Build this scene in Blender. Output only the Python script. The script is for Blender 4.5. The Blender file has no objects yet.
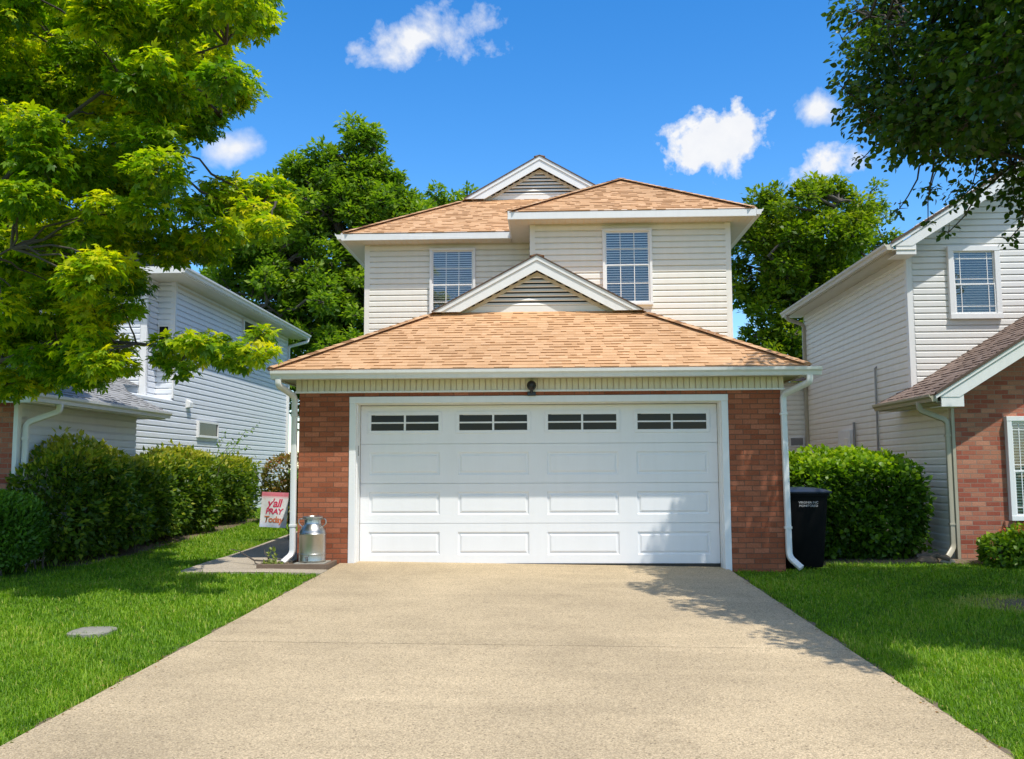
import bpy, math, random
import numpy as np
from mathutils import Vector, Matrix
random.seed(11); RNG = np.random.default_rng(11)
SC = bpy.context.scene; COL = SC.collection

# ------------------------------------------------------------------ ground height
def gz(X, Y):
    t = .016*min(max(2.56-X, -1), 6)*min(max((Y+10)/9, .2), 1)
    w = min(max(-3-X, 0), 1)
    return .0279*max(min(Y, 0), -14) + t + .03*w*min(max(Y-1, 0), 14)
def gz_np(X, Y):
    t = .016*np.clip(2.56-X, -1, 6)*np.clip((Y+10)/9, .2, 1)
    w = np.clip(-3-X, 0, 1)
    return .0279*np.clip(Y, -14, 0) + t + .03*w*np.clip(Y-1, 0, 14)

# ------------------------------------------------------------------ materials
def mat(name):
    m = bpy.data.materials.new(name); m.use_nodes = True
    nt = m.node_tree; nt.nodes.clear()
    return m, nt
def nd(nt, t, props=None, **ins):
    n = nt.nodes.new(t)
    for k, v in (props or {}).items(): setattr(n, k, v)
    for k, v in ins.items():
        k = int(k[1:]) if k[0] == 'i' and k[1:].isdigit() else k.replace('_', ' ')
        s = n.inputs[k]
        if isinstance(v, bpy.types.NodeSocket): nt.links.new(v, s)
        else: s.default_value = v
    return n
def c4(c): return (c[0], c[1], c[2], 1)
def ramp(nt, fac, stops):
    n = nd(nt, 'ShaderNodeValToRGB', i0=fac)
    e = n.color_ramp.elements
    while len(e) < len(stops): e.new(.5)
    for x, (p, c) in zip(e, stops): x.position = p; x.color = c4(c)
    return n.outputs[0]
def mix(nt, f, a, b, mode='MIX'):
    n = nd(nt, 'ShaderNodeMix', dict(data_type='RGBA', blend_type=mode))
    for s, v in ((n.inputs[0], f), (n.inputs[6], a), (n.inputs[7], b)):
        if isinstance(v, bpy.types.NodeSocket): nt.links.new(v, s)
        else: s.default_value = c4(v) if isinstance(v, tuple) and len(v) == 3 else v
    return n.outputs[2]
def math_(nt, op, a, b=0.0, c=0.0, clamp=False):
    n = nd(nt, 'ShaderNodeMath', dict(operation=op, use_clamp=clamp), i0=a, i1=b, i2=c)
    return n.outputs[0]
def noise(nt, vec, scale, detail=3, rough=.55):
    n = nd(nt, 'ShaderNodeTexNoise', None, Scale=scale, Detail=detail, Roughness=rough)
    if vec is not None: nt.links.new(vec, n.inputs['Vector'])
    return n.outputs['Fac']
def pos(nt): return nd(nt, 'ShaderNodeNewGeometry').outputs['Position']
def uvn(nt): return nd(nt, 'ShaderNodeUVMap').outputs[0]
def rnd(nt): return nd(nt, 'ShaderNodeAttribute', dict(attribute_name='rnd')).outputs['Fac']
def out(nt, sh): nd(nt, 'ShaderNodeOutputMaterial', None, Surface=sh)
def bsdf(nt, col, rough=.5, metal=0., spec=.5, bump=None, bstr=.3, bdist=.01):
    b = nd(nt, 'ShaderNodeBsdfPrincipled', None, Roughness=rough, Metallic=metal)
    b.inputs['Specular IOR Level'].default_value = spec
    if isinstance(col, bpy.types.NodeSocket): nt.links.new(col, b.inputs['Base Color'])
    else: b.inputs['Base Color'].default_value = c4(col)
    if bump is not None:
        bn = nd(nt, 'ShaderNodeBump', None, Strength=bstr, Distance=bdist, Height=bump)
        nt.links.new(bn.outputs[0], b.inputs['Normal'])
    out(nt, b.outputs[0]); return b
def simple(name, col, rough=.5, metal=0., spec=.5, var=.06, scale=6., dirt=0., dirtcol=(.25, .22, .16), bstr=.05):
    m, nt = mat(name); p = pos(nt)
    n = noise(nt, p, scale, 5)
    k = math_(nt, 'MULTIPLY_ADD', n, var*2, 1-var)
    c = mix(nt, 1., c4(col), k, 'MULTIPLY')
    if dirt:
        st = nd(nt, 'ShaderNodeMapping', None, Vector=p, Scale=(9, 9, .8)).outputs[0]
        d = noise(nt, st, 1.0, 6, .7)
        d = math_(nt, 'MULTIPLY', math_(nt, 'SUBTRACT', d, .42, clamp=True), dirt*4, clamp=True)
        c = mix(nt, d, c, dirtcol)
    bsdf(nt, c, rough, metal, spec, noise(nt, p, 60., 3), bstr, .01)
    return m
def brick_mat(name, c1, c2, mortar, dark, BV=1.):
    m, nt = mat(name); uv = uvn(nt); p = pos(nt)
    b = nd(nt, 'ShaderNodeTexBrick', dict(offset=.5), Vector=uv, Color1=(0, 0, 0, 1), Color2=(1, 1, 1, 1), Mortar=(0.5, .5, .5, 1), Scale=1.0,
           Mortar_Size=.0055, Mortar_Smooth=.25, Bias=0., Brick_Width=.205, Row_Height=.0685)
    n1 = noise(nt, p, 45., 4, .7); n2 = noise(nt, p, 1.6, 3)
    k = math_(nt, 'ADD', math_(nt, 'MULTIPLY_ADD', b.outputs['Color'], BV, .5-BV*.5), math_(nt, 'MULTIPLY_ADD', n1, 1.0, -.5))
    col = ramp(nt, k, [(0., dark), (.3, c1), (.75, c2), (1., tuple(min(1, a*1.25+.02) for a in c2))])
    col = mix(nt, 1., col, math_(nt, 'MULTIPLY_ADD', n2, .5, .75), 'MULTIPLY')
    col = mix(nt, math_(nt, 'MULTIPLY', math_(nt, 'SUBTRACT', noise(nt, p, 26., 5, .75), .55, clamp=True), 2.4, clamp=True), col, tuple(min(1, a*1.15+.03) for a in c2))
    col = mix(nt, b.outputs['Fac'], col, mix(nt, noise(nt, p, 12.), tuple(a*.7 for a in mortar), mortar))
    h = math_(nt, 'ADD', math_(nt, 'SUBTRACT', 1., b.outputs['Fac']), math_(nt, 'MULTIPLY', n1, .3))
    bsdf(nt, col, .85, 0, .3, h, .7, .008); return m
def shingle_mat(name, stops):
    m, nt = mat(name); p = pos(nt)
    k = math_(nt, 'ADD', rnd(nt), math_(nt, 'MULTIPLY_ADD', noise(nt, p, 90., 2), .5, -.25))
    col = ramp(nt, k, stops)
    col = mix(nt, 1., col, math_(nt, 'MULTIPLY_ADD', noise(nt, p, .9, 4), .5, .75), 'MULTIPLY')
    bsdf(nt, col, .95, 0, .2, noise(nt, p, 260., 2), .5, .004); return m
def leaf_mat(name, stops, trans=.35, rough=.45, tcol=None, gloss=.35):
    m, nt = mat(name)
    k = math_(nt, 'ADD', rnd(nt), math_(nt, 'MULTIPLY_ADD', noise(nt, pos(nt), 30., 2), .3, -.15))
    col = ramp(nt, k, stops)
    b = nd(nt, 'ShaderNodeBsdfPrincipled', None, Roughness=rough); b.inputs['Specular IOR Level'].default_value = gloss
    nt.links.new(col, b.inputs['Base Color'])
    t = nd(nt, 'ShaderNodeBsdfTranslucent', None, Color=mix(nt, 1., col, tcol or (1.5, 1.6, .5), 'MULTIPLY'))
    s = nd(nt, 'ShaderNodeMixShader', None, i0=trans, i1=b.outputs[0], i2=t.outputs[0])
    out(nt, s.outputs[0]); return m

MT = {}
MT['white'] = simple('white_paint', (.80, .80, .79), .42, var=.03, dirt=.10, dirtcol=(.5, .47, .4))
MT['door'] = simple('door_white', (.80, .80, .80), .45, var=.03, scale=2., dirt=.07, dirtcol=(.55, .52, .46))
MT['cream'] = simple('cream_vinyl', (.82, .795, .73), .5, var=.04, dirt=.06)
MT['frieze'] = simple('frieze_vinyl', (.70, .65, .50), .5, var=.05, dirt=.12)
MT['grey_siding'] = simple('pale_grey_siding', (.86, .83, .74), .5, var=.05, dirt=.06)
MT['white_siding'] = simple('white_siding', (.74, .73, .70), .5, var=.04, dirt=.05)
MT['blue_siding'] = simple('cool_white_siding', (.76, .79, .83), .5, var=.04, dirt=.05)
MT['soffit'] = simple('soffit', (.66, .62, .53), .55, var=.05, dirt=.08)
MT['gutter'] = simple('gutter_white', (.76, .76, .74), .35, var=.04, dirt=.14, dirtcol=(.45, .42, .34))
MT['olive_gutter'] = simple('tan_gutter', (.42, .38, .28), .4, var=.08, dirt=.2)
MT['trim_tan'] = simple('tan_trim', (.66, .58, .45), .55, var=.08)
MT['dark'] = simple('dark_void', (.012, .012, .013), .7)
MT['louver'] = simple('louver_vinyl', (.80, .78, .73), .5, var=.05)
MT['black'] = simple('black_metal', (.012, .012, .013), .35, var=.1)
MT['brick'] = brick_mat('red_brick', (.285, .082, .036), (.37, .125, .062), (.19, .10, .062), (.21, .058, .026), .7)  # mortar darkened, joint shadow put into its colour
MT['brick2'] = brick_mat('blended_brick', (.35, .09, .055), (.41, .175, .105), (.34, .25, .19), (.27, .07, .04), .9)
MT['shingle'] = shingle_mat('tan_shingle', [(0., (.22, .105, .045)), (.3, (.46, .25, .12)), (.6, (.585, .345, .18)), (1., (.67, .43, .25))])
MT['shingle_brown'] = shingle_mat('brown_shingle', [(0., (.10, .07, .055)), (.5, (.21, .15, .12)), (1., (.34, .26, .22))])
MT['shingle_grey'] = shingle_mat('grey_shingle', [(0., (.16, .16, .16)), (.5, (.28, .28, .28)), (1., (.42, .42, .41))])
MT['blind'] = simple('blind_slat', (.86, .83, .77), .6)
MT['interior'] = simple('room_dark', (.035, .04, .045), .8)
MT['bark'] = simple('bark', (.07, .055, .04), .9, var=.4, scale=20., bstr=.8)
MT['bark_grey'] = simple('grey_bark', (.09, .075, .06), .9, var=.4, scale=20., bstr=.8)
MT['timber'] = simple('weathered_timber', (.16, .11, .075), .85, var=.3, scale=12., bstr=.5)
MT['stone'] = simple('cover_stone', (.27, .255, .21), .9, var=.3, scale=14., bstr=.6)
MT['bin'] = simple('bin_plastic', (.003, .0033, .0036), .6, spec=.12, var=.25, scale=9.)
MT['bin_lid'] = simple('bin_lid_plastic', (.025, .034, .055), .4, var=.2, scale=9.)
MT['print'] = simple('white_print', (.45, .45, .45), .6)
MT['steel'] = simple('brushed_can', (.50, .49, .47), .34, 1., var=.12, scale=10., dirt=.08)
MT['steel_dark'] = simple('dull_can', (.30, .29, .28), .45, 1., var=.2, scale=18.)
MT['found'] = simple('foundation', (.30, .20, .15), .9, var=.2, scale=8.)
def glass_mat():
    m, nt = mat('window_glass')
    f = math_(nt, 'ADD', nd(nt, 'ShaderNodeFresnel', None, IOR=1.45).outputs[0], .07, clamp=True)
    wob = nd(nt, 'ShaderNodeBump', None, Strength=.06, Distance=.05, Height=noise(nt, pos(nt), 2.2, 2))
    t = nd(nt, 'ShaderNodeBsdfTransparent', None, Color=(.94, .94, .92, 1))
    g = nd(nt, 'ShaderNodeBsdfGlossy', None, Color=(.95, .97, 1, 1), Roughness=.02, Normal=wob.outputs[0])
    out(nt, nd(nt, 'ShaderNodeMixShader', None, i0=f, i1=t.outputs[0], i2=g.outputs[0]).outputs[0]); return m
MT['glass'] = glass_mat()
def dark_glass():
    m, nt = mat('garage_glass'); bsdf(nt, (.006, .008, .009), .12, 0, .22, noise(nt, pos(nt), 3., 2), .05, .05); return m
MT['dglass'] = dark_glass()
def concrete_mat(name, base, lo):
    m, nt = mat(name); p = pos(nt)
    v = nd(nt, 'ShaderNodeTexVoronoi', None, Vector=p, Scale=130.)
    v2 = nd(nt, 'ShaderNodeTexVoronoi', None, Vector=p, Scale=42.)
    k = math_(nt, 'ADD', nd(nt, 'ShaderNodeSeparateColor', None, i0=v.outputs['Color']).outputs[0], math_(nt, 'MULTIPLY_ADD', noise(nt, p, 180., 2), .4, -.2))
    col = ramp(nt, k, [(0., tuple(.1*a+.9*b for a, b in zip(base, lo))), (.3, tuple(.62*a+.38*b for a, b in zip(base, lo))), (.7, base), (1., tuple(min(1, a*1.26) for a in base))])
    peb = math_(nt, 'GREATER_THAN', nd(nt, 'ShaderNodeSeparateColor', None, i0=v2.outputs['Color']).outputs[1], .9)
    peb = math_(nt, 'MULTIPLY', peb, math_(nt, 'LESS_THAN', v2.outputs['Distance'], .32))
    col = mix(nt, math_(nt, 'MULTIPLY', peb, .7), col, tuple(a*.5 for a in lo))
    big = noise(nt, p, .55, 5, .6)
    st = nd(nt, 'ShaderNodeMapping', None, Vector=p, Scale=(.35, 2.4, 1)).outputs[0]
    big2 = noise(nt, st, 1.3, 5, .65)
    col = mix(nt, 1., col, math_(nt, 'MULTIPLY_ADD', big, .70, .65), 'MULTIPLY')
    col = mix(nt, 1., col, math_(nt, 'MULTIPLY_ADD', big2, .40, .80), 'MULTIPLY')
    stain = math_(nt, 'MULTIPLY', math_(nt, 'SUBTRACT', noise(nt, p, 1.7, 6, .7), .6, clamp=True), 2.2, clamp=True)
    col = mix(nt, stain, col, tuple(a*.6 for a in lo))
    # faint tyre bands worn along the slab, oil drips
    xs = nd(nt, 'ShaderNodeSeparateXYZ', None, i0=p)
    wv = math_(nt, 'SINE', math_(nt, 'MULTIPLY_ADD', xs.outputs[0], 2.3, .5))
    col = mix(nt, math_(nt, 'MULTIPLY', math_(nt, 'MULTIPLY_ADD', wv, .5, .5), math_(nt, 'MULTIPLY', noise(nt, p, 2.6, 4), .30)), col, tuple(a*.55 for a in lo))
    oil = math_(nt, 'MULTIPLY', math_(nt, 'SUBTRACT', noise(nt, p, 5.2, 2), .72, clamp=True), 9., clamp=True)
    col = mix(nt, math_(nt, 'MULTIPLY', oil, .55), col, tuple(a*.35 for a in lo))
    bsdf(nt, col, .9, 0, .25, math_(nt, 'ADD', v.outputs['Distance'], noise(nt, p, 300., 2)), .5, .006); return m
MT['concrete'] = concrete_mat('aggregate_concrete', (.55, .43, .268), (.295, .225, .138))
MT['path'] = concrete_mat('path_concrete', (.47, .40, .30), (.30, .25, .18))
def soil_mat():
    m, nt = mat('lawn_soil'); p = pos(nt)
    col = ramp(nt, noise(nt, p, 14., 6, .7), [(.3, (.06, .12, .008)), (.6, (.10, .20, .010)), (.8, (.15, .24, .02))])
    bsdf(nt, col, .95, 0, .2, noise(nt, p, 80., 4), .6, .02); return m
MT['soil'] = soil_mat()
MT['earth'] = simple('bare_earth', (.17, .125, .08), .95, var=.4, scale=16., bstr=.8)
MT['worn'] = simple('worn_turf_soil', (.17, .12, .06), .95, var=.45, scale=16., bstr=.8)
MT['asphalt'] = simple('asphalt', (.05, .05, .05), .9, var=.2, scale=20.)
MT['grass'] = leaf_mat('grass_blade', [(0., (.05, .12, .008)), (.45, (.165, .32, .010)), (.8, (.30, .46, .020)), (1., (.50, .48, .11))], .45, .5, (1.3, 1.4, .5))
MT['maple_leaf'] = leaf_mat('maple_leaf', [(0., (.07, .165, .006)), (.35, (.20, .33, .008)), (.62, (.42, .50, .008)), (1., (.66, .60, .012))], .52, .42)
MT['shade_leaf'] = leaf_mat('oval_leaf', [(0., (.025, .06, .010)), (.5, (.06, .12, .014)), (1., (.15, .23, .02))], .36, .38)
MT['back_leaf'] = leaf_mat('far_leaf', [(0., (.06, .13, .010)), (.5, (.16, .27, .018)), (.85, (.26, .36, .024)), (1., (.34, .42, .04))], .48, .45)
MT['back_leaf2'] = leaf_mat('far_leaf_warm', [(0., (.06, .12, .006)), (.5, (.16, .25, .010)), (1., (.32, .36, .020))], .46, .45)
MT['hedge_leaf'] = leaf_mat('hedge_leaf', [(0., (.03, .075, .008)), (.45, (.085, .165, .012)), (.75, (.24, .31, .02)), (1., (.46, .43, .05))], .42, .42)
MT['laurel_leaf'] = leaf_mat('laurel_leaf', [(0., (.03, .075, .006)), (.45, (.09, .19, .010)), (.8, (.24, .39, .012)), (1., (.40, .50, .03))], .42, .42, gloss=.35)
MT['yew_leaf'] = leaf_mat('yew_leaf', [(0., (.03, .09, .006)), (.6, (.09, .22, .010)), (1., (.22, .40, .02))], .2, .5)
MT['red_leaf'] = leaf_mat('turning_leaf', [(0., (.06, .10, .012)), (.5, (.20, .19, .03)), (.8, (.33, .19, .045)), (1., (.32, .10, .05))], .3, .5)
MT['weed_leaf'] = leaf_mat('weed_leaf', [(0., (.10, .18, .02)), (.6, (.22, .28, .05)), (1., (.34, .34, .10))], .35, .5)
MT['flower'] = leaf_mat('orange_flower', [(0., (.55, .10, .03)), (1., (.75, .20, .05))], .2, .5, (1.2, 1, 1))
MT['stem'] = simple('green_stem', (.10, .14, .03), .7)

# ------------------------------------------------------------------ mesh builder
class MB:
    def __init__(s): s.v = []; s.f = []; s.uv = []; s.r = []
    def face(s, pts, r=.5, uv=None):
        pts = [Vector(p) for p in pts]
        if uv is None:
            n = Vector((0, 0, 0))
            for i in range(len(pts)): n += (pts[i]-pts[0]).cross(pts[(i+1) % len(pts)]-pts[0])
            n = n.normalized() if n.length > 1e-12 else Vector((0, 0, 1))
            if abs(n.z) > .95: U = Vector((1, 0, 0)); V = Vector((0, 1, 0))
            else:
                U = Vector((-n.y, n.x, 0)).normalized(); V = n.cross(U)
                if V.z < 0: V = -V
                if abs(U.x) > abs(U.y):
                    if U.x < 0: U = -U
                elif U.y < 0: U = -U
                if abs(n.z) < .05: V = Vector((0, 0, 1))
            uv = [(p.dot(U), p.dot(V)) for p in pts]
        b = len(s.v); s.v += [tuple(p) for p in pts]; s.f.append(tuple(range(b, b+len(pts)))); s.uv += uv; s.r.append(r)
    def box(s, x0, y0, z0, x1, y1, z1, r=.5):
        P = lambda a, b, c: ((x0, x1)[a], (y0, y1)[b], (z0, z1)[c])
        for q in (((0,0,0),(1,0,0),(1,0,1),(0,0,1)), ((1,1,0),(0,1,0),(0,1,1),(1,1,1)), ((0,1,0),(0,0,0),(0,0,1),(0,1,1)),
                  ((1,0,0),(1,1,0),(1,1,1),(1,0,1)), ((0,0,1),(1,0,1),(1,1,1),(0,1,1)), ((0,1,0),(1,1,0),(1,0,0),(0,0,0))):
            s.face([P(*t) for t in q], r)
    def prism(s, poly, vec, r=.5):           # 3D polygon extruded along vec, capped
        poly = [Vector(p) for p in poly]; v = Vector(vec); q = [p+v for p in poly]
        s.face(poly, r); s.face(q[::-1], r)
        for i in range(len(poly)):
            j = (i+1) % len(poly); s.face([poly[i], poly[j], q[j], q[i]], r)
    def sweep(s, pts, prof, scales=None, cap=True, up=(0, 0, 1), r=.5):   # 2D profile carried along a path
        pts = [Vector(p) for p in pts]; n = len(pts); rings = []
        up = Vector(up); pn = None
        for i, p in enumerate(pts):
            t = (pts[min(i+1, n-1)]-pts[max(i-1, 0)])
            t = t.normalized() if t.length > 1e-9 else Vector((0, 0, 1))
            if pn is None:
                a = up.cross(t)
                if a.length < 1e-3: a = Vector((1, 0, 0)).cross(t)
            else: a = pn - t*pn.dot(t)
            a.normalize(); pn = a; b = t.cross(a)
            k = scales[i] if scales else 1.
            rings.append([p+a*(x*k)+b*(y*k) for x, y in prof])
        m = len(prof)
        for i in range(n-1):
            for j in range(m):
                k = (j+1) % m; s.face([rings[i][j], rings[i][k], rings[i+1][k], rings[i+1][j]], r, [(0, 0)]*4)
        if cap: s.face(rings[0][::-1], r, [(0, 0)]*m); s.face(rings[-1], r, [(0, 0)]*m)
    def tube(s, pts, rad, n=8, r=.5):
        prof = [(math.cos(2*math.pi*i/n), math.sin(2*math.pi*i/n)) for i in range(n)]
        s.sweep(pts, prof, rad if isinstance(rad, (list, tuple)) else [rad]*len(pts), r=r)
    def lathe(s, c, prof, n=32, r=.5):       # prof = (radius, z) list
        c = Vector(c)
        R = [[c+Vector((a*math.cos(2*math.pi*i/n), a*math.sin(2*math.pi*i/n), z)) for i in range(n)] for a, z in prof]
        for k in range(len(R)-1):
            for i in range(n):
                j = (i+1) % n; s.face([R[k][i], R[k][j], R[k+1][j], R[k+1][i]], r, [(0, 0)]*4)
        s.face(R[0][::-1], r, [(0, 0)]*n); s.face(R[-1], r, [(0, 0)]*n)
    def build(s, name, m, parent=None, bevel=0., smooth=False, merge=False):
        o0 = Vector((0, 0, 0))
        if parent is not None: o0 = parent['_o'] if '_o' in parent else (0, 0, 0); o0 = Vector(o0)
        me = bpy.data.meshes.new(name)
        me.from_pydata([tuple(Vector(v)-o0) for v in s.v], [], s.f)
        ul = me.uv_layers.new(name='UVMap'); ul.data.foreach_set('uv', [c for t in s.uv for c in t])
        at = me.attributes.new('rnd', 'FLOAT', 'FACE'); at.data.foreach_set('value', s.r)
        me.materials.append(MT[m] if isinstance(m, str) else m)
        if merge or bevel or smooth:
            import bmesh
            bm = bmesh.new(); bm.from_mesh(me); bmesh.ops.remove_doubles(bm, verts=bm.verts, dist=1e-5)
            bmesh.ops.recalc_face_normals(bm, faces=bm.faces); bm.to_mesh(me); bm.free()
        if smooth: me.polygons.foreach_set('use_smooth', [True]*len(me.polygons)); me.set_sharp_from_angle(angle=math.radians(38))
        o = bpy.data.objects.new(name, me); COL.objects.link(o)
        if parent is not None: o.parent = parent; o['_o'] = tuple(o0)
        if bevel:
            b = o.modifiers.new('bevel', 'BEVEL'); b.width = bevel; b.segments = 2; b.limit_method = 'ANGLE'
        return o
def empty(name, loc, label, cat, group=None):
    o = bpy.data.objects.new(name, None); COL.objects.link(o); o.location = loc; o['_o'] = tuple(loc)
    o['label'] = label; o['category'] = cat
    if group: o['group'] = group
    return o
def tag(o, label, cat, group=None):
    o['label'] = label; o['category'] = cat
    if group: o['group'] = group
    return o
def struct(o): o['kind'] = 'structure'; return o

def np_mesh(name, verts, loops, sizes, r, m, parent=None, smooth=False):
    o0 = np.array(parent['_o']) if parent is not None else np.zeros(3)
    me = bpy.data.meshes.new(name); me.vertices.add(len(verts)); me.vertices.foreach_set('co', (verts-o0).astype(np.float32).ravel())
    me.loops.add(len(loops)); me.loops.foreach_set('vertex_index', loops.astype(np.int32))
    me.polygons.add(len(sizes)); st = np.concatenate([[0], np.cumsum(sizes)[:-1]]).astype(np.int32)
    me.polygons.foreach_set('loop_start', st); me.update(calc_edges=True); me.validate()
    at = me.attributes.new('rnd', 'FLOAT', 'FACE'); at.data.foreach_set('value', r.astype(np.float32))
    me.materials.append(MT[m]); o = bpy.data.objects.new(name, me); COL.objects.link(o)
    if parent is not None: o.parent = parent; o['_o'] = tuple(o0)
    return o
# leaf shapes in the (side, along, lift) frame, unit length
KITE = (np.array([(0, 0, 0), (.26, .42, .05), (0, 1, -.06), (-.26, .42, .05)]), [(0, 1, 2, 3)])
OVAL = (np.array([(0, 0, 0), (.30, .22, .06), (.38, .50, .08), (.22, .80, .02), (0, 1.05, -.08), (-.22, .80, .02), (-.38, .50, .08), (-.30, .22, .06)]),
        [(0, 1, 2, 7), (7, 2, 6), (2, 3, 5, 6), (3, 4, 5)])
def _maple():
    v = [(0, .12, 0)]; f = []
    for ang, L, w in ((0, 1., .2), (.85, .82, .17), (-.85, .82, .17), (1.75, .5, .13), (-1.75, .5, .13)):
        ca, sa = math.cos(ang), math.sin(ang); b = len(v)
        for s_, t_, z_ in ((w, .52, .04), (0, 1, -.10), (-w, .52, .04)):
            t_ *= L; v.append((s_*ca+t_*sa, .12+t_*ca-s_*sa, z_))
        f.append((0, b, b+1, b+2))
    return np.array(v), f
MAPLE_LEAF = _maple()
def leaves(name, parent, m, P, tip, nrm, size, r, shape, kind_part=True):
    sv, sf = shape; N = len(P)
    tip = tip/np.linalg.norm(tip, axis=1, keepdims=True)
    side = np.cross(tip, nrm); side /= np.linalg.norm(side, axis=1, keepdims=True)+1e-9
    up = np.cross(side, tip)
    V = P[:, None, :] + size[:, None, None]*(sv[None, :, 0:1]*side[:, None, :] + sv[None, :, 1:2]*tip[:, None, :] + sv[None, :, 2:3]*up[:, None, :])
    k = len(sv); base = (np.arange(N)*k)[:, None]
    fl = np.array([i for f in sf for i in f]); loops = (base+fl[None, :]).ravel()
    sizes = np.tile(np.array([len(f) for f in sf]), N)
    return np_mesh(name, V.reshape(-1, 3), loops, sizes, np.repeat(r, len(sf)), m, parent)
def unit(N):
    v = RNG.normal(size=(N, 3)); return v/np.linalg.norm(v, axis=1, keepdims=True)
def clump_leaves(clumps, per, size, squash=.65, droop=.35, upb=.9, sv=.3, rv=.28, shell=.45):
    """leaf positions/orientations filling a list of clumps (x,y,z,r); per = leaves per clump at r=.35"""
    Ps, Ts, Ns, Ss, Rs = [], [], [], [], []
    for x, y, z, rr in clumps:
        n = max(8, int(per*(rr/.35)**2)); d = unit(n)
        q = RNG.uniform(shell, 1.0, n)**.7
        lump = 1+.22*np.sin(d[:, 0]*5+x*3)*np.sin(d[:, 1]*5+y*3+d[:, 2]*4)
        p = d*(q*lump*rr)[:, None]*np.array([1, 1, squash]) + np.array([x, y, z])
        t = d*np.array([1, 1, .3]) + RNG.normal(scale=.45, size=(n, 3)); t[:, 2] -= droop
        nn = np.array([0, 0, upb]) + d*.55 + RNG.normal(scale=.38, size=(n, 3))
        Ps.append(p); Ts.append(t); Ns.append(nn); Ss.append(size*RNG.uniform(1-sv, 1+sv, n))
        Rs.append(np.clip(RNG.normal(.42, rv*.6, n)+RNG.normal(0, rv*.36)+.22*(d[:, 2]*q), 0, 1))  # upper leaves of each clump painted paler, as if sunlit
    return [np.concatenate(a) for a in (Ps, Ts, Ns, Ss, Rs)]
def curve(p0, p1, sag=.1, n=6, jit=.04):
    p0, p1 = Vector(p0), Vector(p1); L = (p1-p0).length; o = []
    for i in range(n+1):
        t = i/n; p = p0.lerp(p1, t); p.z += sag*L*math.sin(math.pi*t)
        if 0 < i < n: p += Vector((random.gauss(0, jit), random.gauss(0, jit), random.gauss(0, jit)))*L*.5
        o.append(p)
    return o
def skeleton(mb, trunk, tr, limbs, clumps, lr=.06, twr=.014, twigs=4, nseg=8):
    """trunk path, main limbs (paths), a branch to each clump and a few twigs in it"""
    mb.tube(trunk, tr, 12)
    S = [Vector(p) for p in trunk[len(trunk)//2:]]
    for L in limbs:
        path = []
        for a, b in zip(L[:-1], L[1:]): path += curve(a, b, .04, 5, .03)[:-1]
        path.append(Vector(L[-1])); n = len(path)
        mb.tube(path, [lr*(1-.75*i/(n-1)) for i in range(n)], nseg); S += path[2:]
    for x, y, z, rr in clumps:
        c = Vector((x, y, z)); b = min(S, key=lambda p: (p-c).length + (.3*max(0, p.z-c.z)+.7*max(0, c.z-p.z-.3)))
        if (b-c).length > .05:
            path = curve(b, c, .06, 5, .05); k = twr*(1.2+(b-c).length*.5)
            mb.tube(path, [k*(1-.65*i/5) for i in range(6)], 6)
        for _ in range(twigs):
            d = Vector((random.gauss(0, 1), random.gauss(0, 1), random.gauss(0, .6))).normalized()*rr*.9
            mb.tube(curve(c, c+d, .05, 2, .05), [twr*.6, twr*.4, twr*.18], 4)
# ------------------------------------------------------------------ building helpers
def siding(mb, A, B, z0, z1, outn, course=.105, lo=None, hi=None, lip=.030):
    """lapped boards between plan points A and B; outn = outward normal; lo/hi give the u limits at a height (gables)"""
    A = Vector((A[0], A[1], 0)); B = Vector((B[0], B[1], 0)); L = (B-A).length; U = (B-A)/L; n = Vector((outn[0], outn[1], 0))
    z = z0
    while z < z1-.004:
        t = min(z+course, z1)
        a0, b0 = (lo(z) if lo else 0), (hi(z) if hi else L); a1, b1 = (lo(t) if lo else 0), (hi(t) if hi else L)
        if b0-a0 > .01:
            if b1 < a1: a1 = b1 = (a1+b1)/2
            Z = lambda h: Vector((0, 0, h)); j = random.uniform(-.001, .001); m_ = z+(t-z)*.66
            am, bm_ = a0+(a1-a0)*.66, b0+(b1-b0)*.66
            mb.face([A+U*a0+n*(lip+j)+Z(z), A+U*b0+n*(lip+j)+Z(z), A+U*bm_+n*(lip*.96)+Z(m_), A+U*am+n*(lip*.96)+Z(m_)], random.random())
            mb.face([A+U*am+n*(lip*.96)+Z(m_), A+U*bm_+n*(lip*.96)+Z(m_), A+U*b1+n*.002+Z(t), A+U*a1+n*.002+Z(t)], random.random())
            mb.face([A+U*a0+n*.001+Z(z), A+U*b0+n*.001+Z(z), A+U*b0+n*(lip+j)+Z(z), A+U*a0+n*(lip+j)+Z(z)], random.random())
        z = t
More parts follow.
